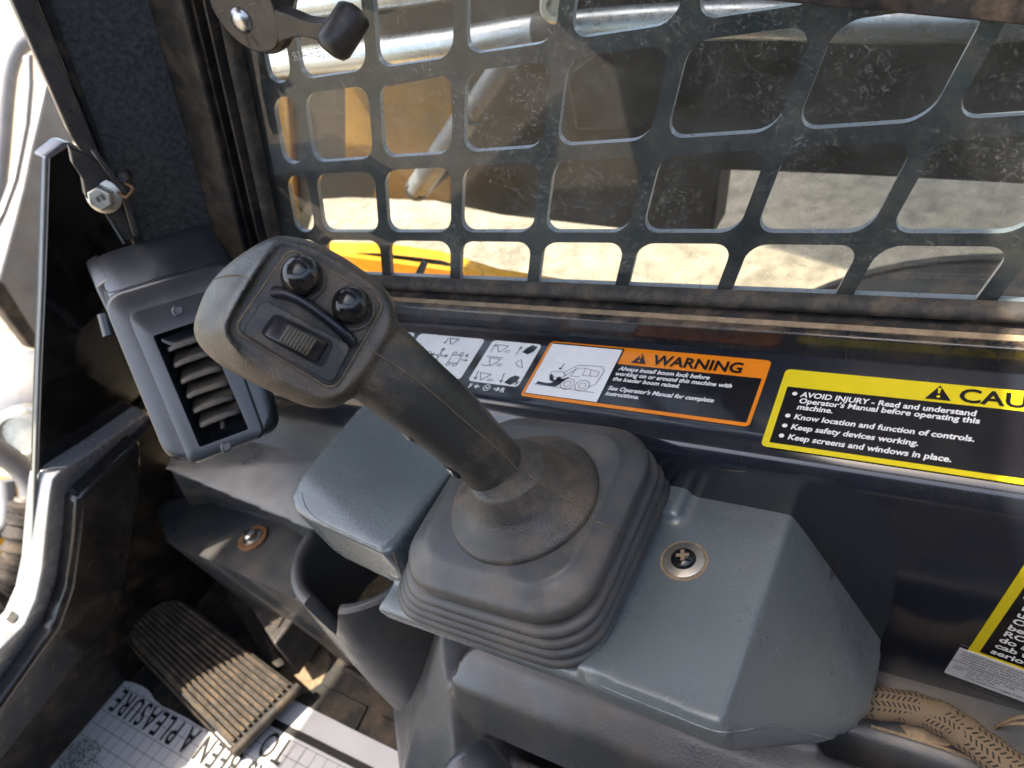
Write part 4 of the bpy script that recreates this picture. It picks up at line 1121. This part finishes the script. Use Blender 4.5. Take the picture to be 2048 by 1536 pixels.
mk('sheet', *prism(tp, (0, 0, -.0012)), M['paper'], pp)
def inside(x, y, poly):
    c = False
    for i in range(len(poly)):
        (x0, y0), (x1, y1) = poly[i - 1], poly[i]
        if (y0 > y) != (y1 > y) and x < (x1 - x0) * (y - y0) / (y1 - y0) + x0: c = not c
    return c
poly2 = [P.xy(x, y) for x, y in torn]
def seg_clip(x0, y0, x1, y1, w, h, step=.004):
    parts = []; n = max(1, int(math.hypot(x1 - x0, y1 - y0) / step)); run = None
    for k in range(n + 1):
        t = k / n; x = x0 + (x1 - x0) * t; y = y0 + (y1 - y0) * t
        if inside(x, y, poly2):
            run = run or (x, y); last = (x, y)
        elif run:
            if run != last: parts.append(P.stroke([run, last], w, h))
            run = None
    if run and run != last: parts.append(P.stroke([run, last], w, h))
    return parts
yb = P.xy(640, 1492)[1]; xb_ = P.xy(130, 1413)[0]
lines = []
g_ = .0165
y = yb + .008
while y < yb + .36:
    lines += seg_clip(xb_ - .008, y, -.25, y, .0006, .0006); y += g_
x = xb_ - .008
while x > -.25:
    lines += seg_clip(x, yb + .008, x, yb + .36, .0006, .0007); x -= g_
mk('grid_lines', *join(lines), M['inkline'], pp)
for q_ in seg_clip(xb_, yb, -.3, yb, .0085, .0009) + seg_clip(xb_, yb - .02, xb_, yb + .4, .0085, .0010): mk('border_line', *q_, M['ink'], pp)
e1 = P.xy(238, 1393)
tl = [P.text('IT HAS BEEN A PLEASURE', e1[0], e1[1] - .010, .041, .0012, .010, 0, 'RIGHT', sx=.62, spacing=1.18), P.text('TO SERVE YOU', P.xy(600, 1500)[0] + .012, P.xy(600, 1500)[1] - .004, .041, .0012, .004, 0, 'LEFT', sx=.62, spacing=1.16)]
mk('lettering', *join(tl), M['ink'], pp)
cx_, cy_ = P.xy(160, 1520)
dots = []
for i in range(420):
    a = random.random() * 6.283; r = .030 * math.sqrt(random.random())
    dots.append(P.disc(cx_ + r * math.cos(a), cy_ + r * .8 * math.sin(a), random.uniform(.0004, .0011), .0012, 6))
sp0 = mk('speckle_print', *join(dots), M['ink'], pp); sp0['kind'] = 'stuff'

# ================================================================== braided hose behind the console
hp = [(1700, 1404, -.486), (1742, 1406, -.486), (1800, 1412, -.487), (1850, 1424, -.487), (1900, 1446, -.486), (1940, 1474, -.485), (1985, 1508, -.485), (2060, 1560, -.485)]
path_ = [V(p) for p in spline([Zp(x, y, z) for x, y, z in hp], 8)]
nseg = 28
v, f = tube(path_, [.0096 + .0004 * math.sin(i * .7) for i in range(len(path_))], nseg)
# uv along the hose, with a seam so the pattern wraps
Ls = [0]
for a, b in zip(path_[:-1], path_[1:]): Ls.append(Ls[-1] + (b - a).length)
me = bpy.data.meshes.new('braided_hose'); hloc = path_[10]
me.from_pydata([tuple(p - hloc) for p in v], [], f)
uvl = me.uv_layers.new(name='uv')
for poly in me.polygons:
    js = [vi % nseg for vi in poly.vertices]
    wrap = (max(js) - min(js) > 2)
    for li, vi in zip(poly.loop_indices, poly.vertices):
        j = vi % nseg; i = vi // nseg
        uvl.data[li].uv = (Ls[i], (nseg if wrap and j == 0 else j) / nseg)
me.shade_smooth(); me.materials.append(M['braid'])
ho = bpy.data.objects.new('braided_hose', me); C.objects.link(ho); ho.location = hloc
tag(ho, 'tan dusty braided hose running along the ledge behind the console', 'hose')
mk_d = mk('dust_patch', *prism([Zp(x, y, -.4995) for x, y in arc_px([(1800, 1450), (1840, 1448), (1880, 1462), (1905, 1480), (1895, 1492), (1850, 1484), (1815, 1470)], 3)], (0, 0, -.0008)), M['tan'], pod)
mk('dust_edge', *tube([V(p) for p in spline([Zp(1742, 1452, -.5), Zp(1830, 1478, -.5), Zp(1920, 1508, -.5), Zp(2060, 1562, -.5)], 4)], .0011, 6), M['tan'], pod)
ca = thing('cable', 'thin dusty wires curling at the right edge behind the hose', 'cable', Yp(2030, 1440, .27))
for q in ([(2060, 1432), (2020, 1440), (1985, 1462), (2000, 1478)], [(2060, 1448), (2030, 1446), (2000, 1452), (1975, 1470)]):
    mk('wire', *tube([V(p) for p in spline([Yp(x, y, .268) for x, y in q], 5)], .0012, 7), M['tan'], ca, smooth=80)

# ================================================================== outside the window
def out_slab(name, px, y, th, m, parent, bev=.004): return mk(name, *slab(px, (0, y, 0), (0, 1, 0), th), m, parent, bevel=bev)
la = thing('lift_arm', 'dark muddy loader lift arm beside the cab', 'lift arm', (-.1, .68, -.4))
out_slab('arm_plate', [(250, -200), (2500, -260), (2500, 392), (2048, 371), (1700, 352), (1440, 342), (1424, 478), (1270, 463), (1000, 432), (870, 404), (700, 397), (620, 402), (592, 440), (560, 560), (420, 560)], .68, .05, M['arm'], la)
out_slab('stiffener', [(536, 178), (574, 176), (592, 440), (560, 560), (545, 560)], .668, .01, M['brownyellow'], la, .002)
out_slab('gusset', [(690, 170), (740, 180), (905, 150), (905, 330), (900, 404), (870, 402), (745, 396), (760, 330), (690, 320)], .676, .004, M['brownyellow'], la, .002)
out_slab('lug', [(1130, 150), (1200, 95), (1300, 85), (1345, 130), (1340, 210), (1270, 260), (1150, 262)], .660, .02, M['arm'], la, .004)
hpipe = thing('hydraulic_pipe', 'long zinc hydraulic pipe with rust specks along the lift arm', 'pipe', Yp(900, 90, .63))
pth = [(300, 172), (470, 138), (700, 112), (930, 84), (1040, 66), (1130, 58), (1300, 46), (1500, 40), (1750, 44), (2048, 38), (2300, 36)]
mk('pipe_run', *tube([V(p) for p in spline([Yp(x, y, .63) for x, y in pth], 5)], .0148, 22), M['pipe'], hpipe, smooth=80)
mk('clamp', *tube([Yp(1078, 62, .63), Yp(1128, 58, .63)], .0172, 22), M['frame'], hpipe, smooth=40)
nut = mk('eye_bolt', *revolve(Yp(1112, 12, .612), (.1, -1, .2), [(.0135, -.006), (.0135, .004), (.0115, .006), (.0068, .006), (.0066, .001), (.0005, .001)], 26), M['zinc'], hpipe, smooth=40)
p2 = thing('return_pipe', 'upper zinc pipe glimpsed at the top of the window', 'pipe', Yp(700, 0, .64))
mk('pipe_run', *tube([V(p) for p in spline([Yp(x, y, .645) for x, y in ((560, 20), (680, 2), (800, -12), (1000, -40), (1400, -60))], 5)], .013, 20), M['pipe'], p2, smooth=80)
streak = thing('reflection_bar', 'slim grey bar imitating a reflection streak in the pane', 'reflection streak', Yp(920, 260, .50))  # solid bar put in for a reflection streak on the glass
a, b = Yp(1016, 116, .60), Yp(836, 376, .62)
mk('rod', *tube([a, a * .62 + b * .38], .0110, 16), M['greysteel'], streak, smooth=60)
mk('cylinder', *tube([a * .63 + b * .37, b], .0140, 16), M['greysteel'], streak, smooth=60)
mk('end_stub', *revolve(b + V((0, .03, 0)), (0, -1, 0), [(.014, -.02), (.014, .036), (.010, .042), (.001, .043)], 18), M['frame'], streak, smooth=50)
ch_ = thing('chassis_rail', 'bright yellow chassis rail below the window', 'rail', (-.6, .56, -.5))
A_, B_ = Yp(655, 484, .58), Yp(1330, 582, .58)
zr = -.412
up_ = [(640, 482), (760, 484), (880, 500), (1000, 536), (1150, 560), (1320, 584)]
dn_ = [(1310, 590), (1150, 572), (1000, 556), (880, 520), (760, 506), (640, 505)]
mk('top_flange', *prism([Zp(x, y, zr) for x, y in up_ + dn_], (0, 0, -.01)), M['yellow'], ch_, bevel=.002)
fr_ = [Zp(x, y, zr - .0005) for x, y in dn_]
mk('web', *prism(fr_ + [p + V((0, -.006, -.035)) for p in fr_[::-1]], (0, .008, 0)), M['yellow'], ch_)
lo = [p + V((0, -.006, -.033)) for p in fr_]
mk('lower_flange', *prism(lo + [p + V((0, -.14, -.01)) for p in lo[::-1]], (0, 0, -.008)), M['yellow'], ch_, bevel=.002)
tag_ = thing('tag_strip', 'thin pale strip sticking up beside the yellow rail', 'strip', Yp(850, 550, .44))
mk('blade', *slab([(818, 575), (828, 552), (843, 521), (853, 530), (836, 575)], (0, .44, 0), (0, 1, 0), .002), M['greysteel'], tag_)
ty = thing('rear_fender', 'dark rounded rear fender behind the lower right of the window', 'fender', (.02, .78, -.86))
tc_ = Yp(2010, 526, .86) + V((0, 0, -.40))
def arcsheet(y0, y1, r, a0, a1, th, n=40):
    rings = []
    for k in range(n + 1):
        a = rad(a0 + (a1 - a0) * k / n); e = V((math.cos(a), 0, math.sin(a)))
        rings.append([V((tc_.x, y0, tc_.z)) + e * r, V((tc_.x, y1, tc_.z)) + e * r, V((tc_.x, y1, tc_.z)) + e * (r - th), V((tc_.x, y0, tc_.z)) + e * (r - th)])
    return loft(rings)
mk('arch', *arcsheet(.50, .86, .40, -5, 185, .02), M['tyre'], ty, smooth=40)
mk('lip', *arcsheet(.86, .872, .405, -5, 185, .05), M['tyre'], ty, smooth=40)

# ================================================================== outside the door, left edge
def XS(px, x, th=.02): return slab(px, (x, 0, 0), (1, 0, 0), th)
gb = thing('guard_bar', 'grey tubular guard hoop beyond the door', 'guard bar', Xp(10, 250, -1.55))
gpts = [(72, 82), (52, 84), (32, 104), (18, 140), (10, 200), (2, 300), (-10, 420)]
mk('hoop', *tube([V(p) for p in spline([Xp(x, y, -1.55) for x, y in gpts], 6)], .0155, 16), M['greysteel'], gb, smooth=80)
bx = thing('attachment_plate', 'grey dusty attachment plate with dark seam beyond the door', 'plate', Xp(60, 450, -1.4))
mk('curved_edge', *XS([(56, 108), (68, 108), (69, 170), (62, 250), (40, 360), (14, 430), (-30, 520), (-30, 480), (4, 425), (28, 360), (50, 250), (57, 170)], -1.43), M['greysteel'], bx, bevel=.003)
mk('face', *XS([(95, 150), (78, 225), (60, 300), (44, 380), (20, 470), (-5, 560), (20, 600), (75, 690), (150, 720), (150, 200)], -1.46, .05), M['greysteel'], bx, bevel=.006)
mk('seam_bar', *XS([(-20, 548), (10, 566), (76, 672), (76, 700), (60, 694), (-20, 590)], -1.40, .03), M['trim'], bx, bevel=.004)
cp_ = thing('hydraulic_coupler', 'sunlit grey hydraulic coupler block and bent pipe beyond the door', 'coupler', Xp(40, 830, -1.15))
mk('dome', *revolve(Xp(75, 800, -1.20), (.7, -.5, .6), [(.075, -.06), (.075, 0), (.066, .03), (.048, .050), (.02, .060), (.001, .062)], 32), M['greysteel'], cp_, smooth=60)
cx1 = Xp(42, 868, -1.12); ax1 = V((.62, -.62, .35)).normalized()
mk('ring', *revolve(cx1, ax1, [(.036, -.03), (.038, -.01), (.038, .006), (.034, .010), (.026, .010), (.024, .002), (.001, .002)], 32), M['zinc'], cp_, smooth=50)
mk('bent_pipe', *tube([V(p) for p in spline([Xp(x, y, -1.08) for x, y in ((-40, 880), (0, 905), (35, 930), (58, 962), (66, 1000))], 6)], .015, 16), M['greysteel'], cp_, smooth=80)
mk('collar', *tube([Xp(62, 992, -1.08), Xp(62, 1020, -1.08)], .020, 18), M['zinc'], cp_, smooth=50)
mk('small_pipe', *tube([V(p) for p in spline([Xp(x, y, -1.10) for x, y in ((14, 960), (16, 1010), (8, 1050), (-20, 1075))], 5)], .010, 14), M['greysteel'], cp_, smooth=80)
hs_ = thing('sleeved_hose', 'black wrinkled fabric sleeved hose below the coupler', 'hose', Xp(40, 1080, -1.07))
sp1 = spline([Xp(x, y, -1.07) for x, y in ((64, 1005), (56, 1050), (48, 1100), (30, 1150), (0, 1190), (-50, 1220))], 8)
mk('sleeve', *tube([V(p) for p in sp1], [.026 + .0025 * math.sin(i * 1.3) + .0015 * math.sin(i * 2.9) for i in range(len(sp1))], 18), M['sleeve'], hs_, smooth=60)
yb_ = thing('yellow_crossmember', 'orange yellow painted crossmember beyond the door', 'crossmember', Xp(30, 1120, -1.2))
mk('plate', *XS([(-60, 960), (40, 960), (90, 1030), (90, 1200), (30, 1230), (-60, 1230)], -1.24, .03), M['yellow'], yb_, bevel=.004)
fp_ = thing('step_plate', 'pale grey step plate at the lower left beyond the door', 'plate', Xp(10, 1250, -1.1))
mk('plate', *prism([Zp(x, y, -.80) for x, y in ((-80, 1215), (38, 1208), (60, 1270), (0, 1330), (-80, 1350))], (0, 0, -.02)), M['greysteel'], fp_, bevel=.003)
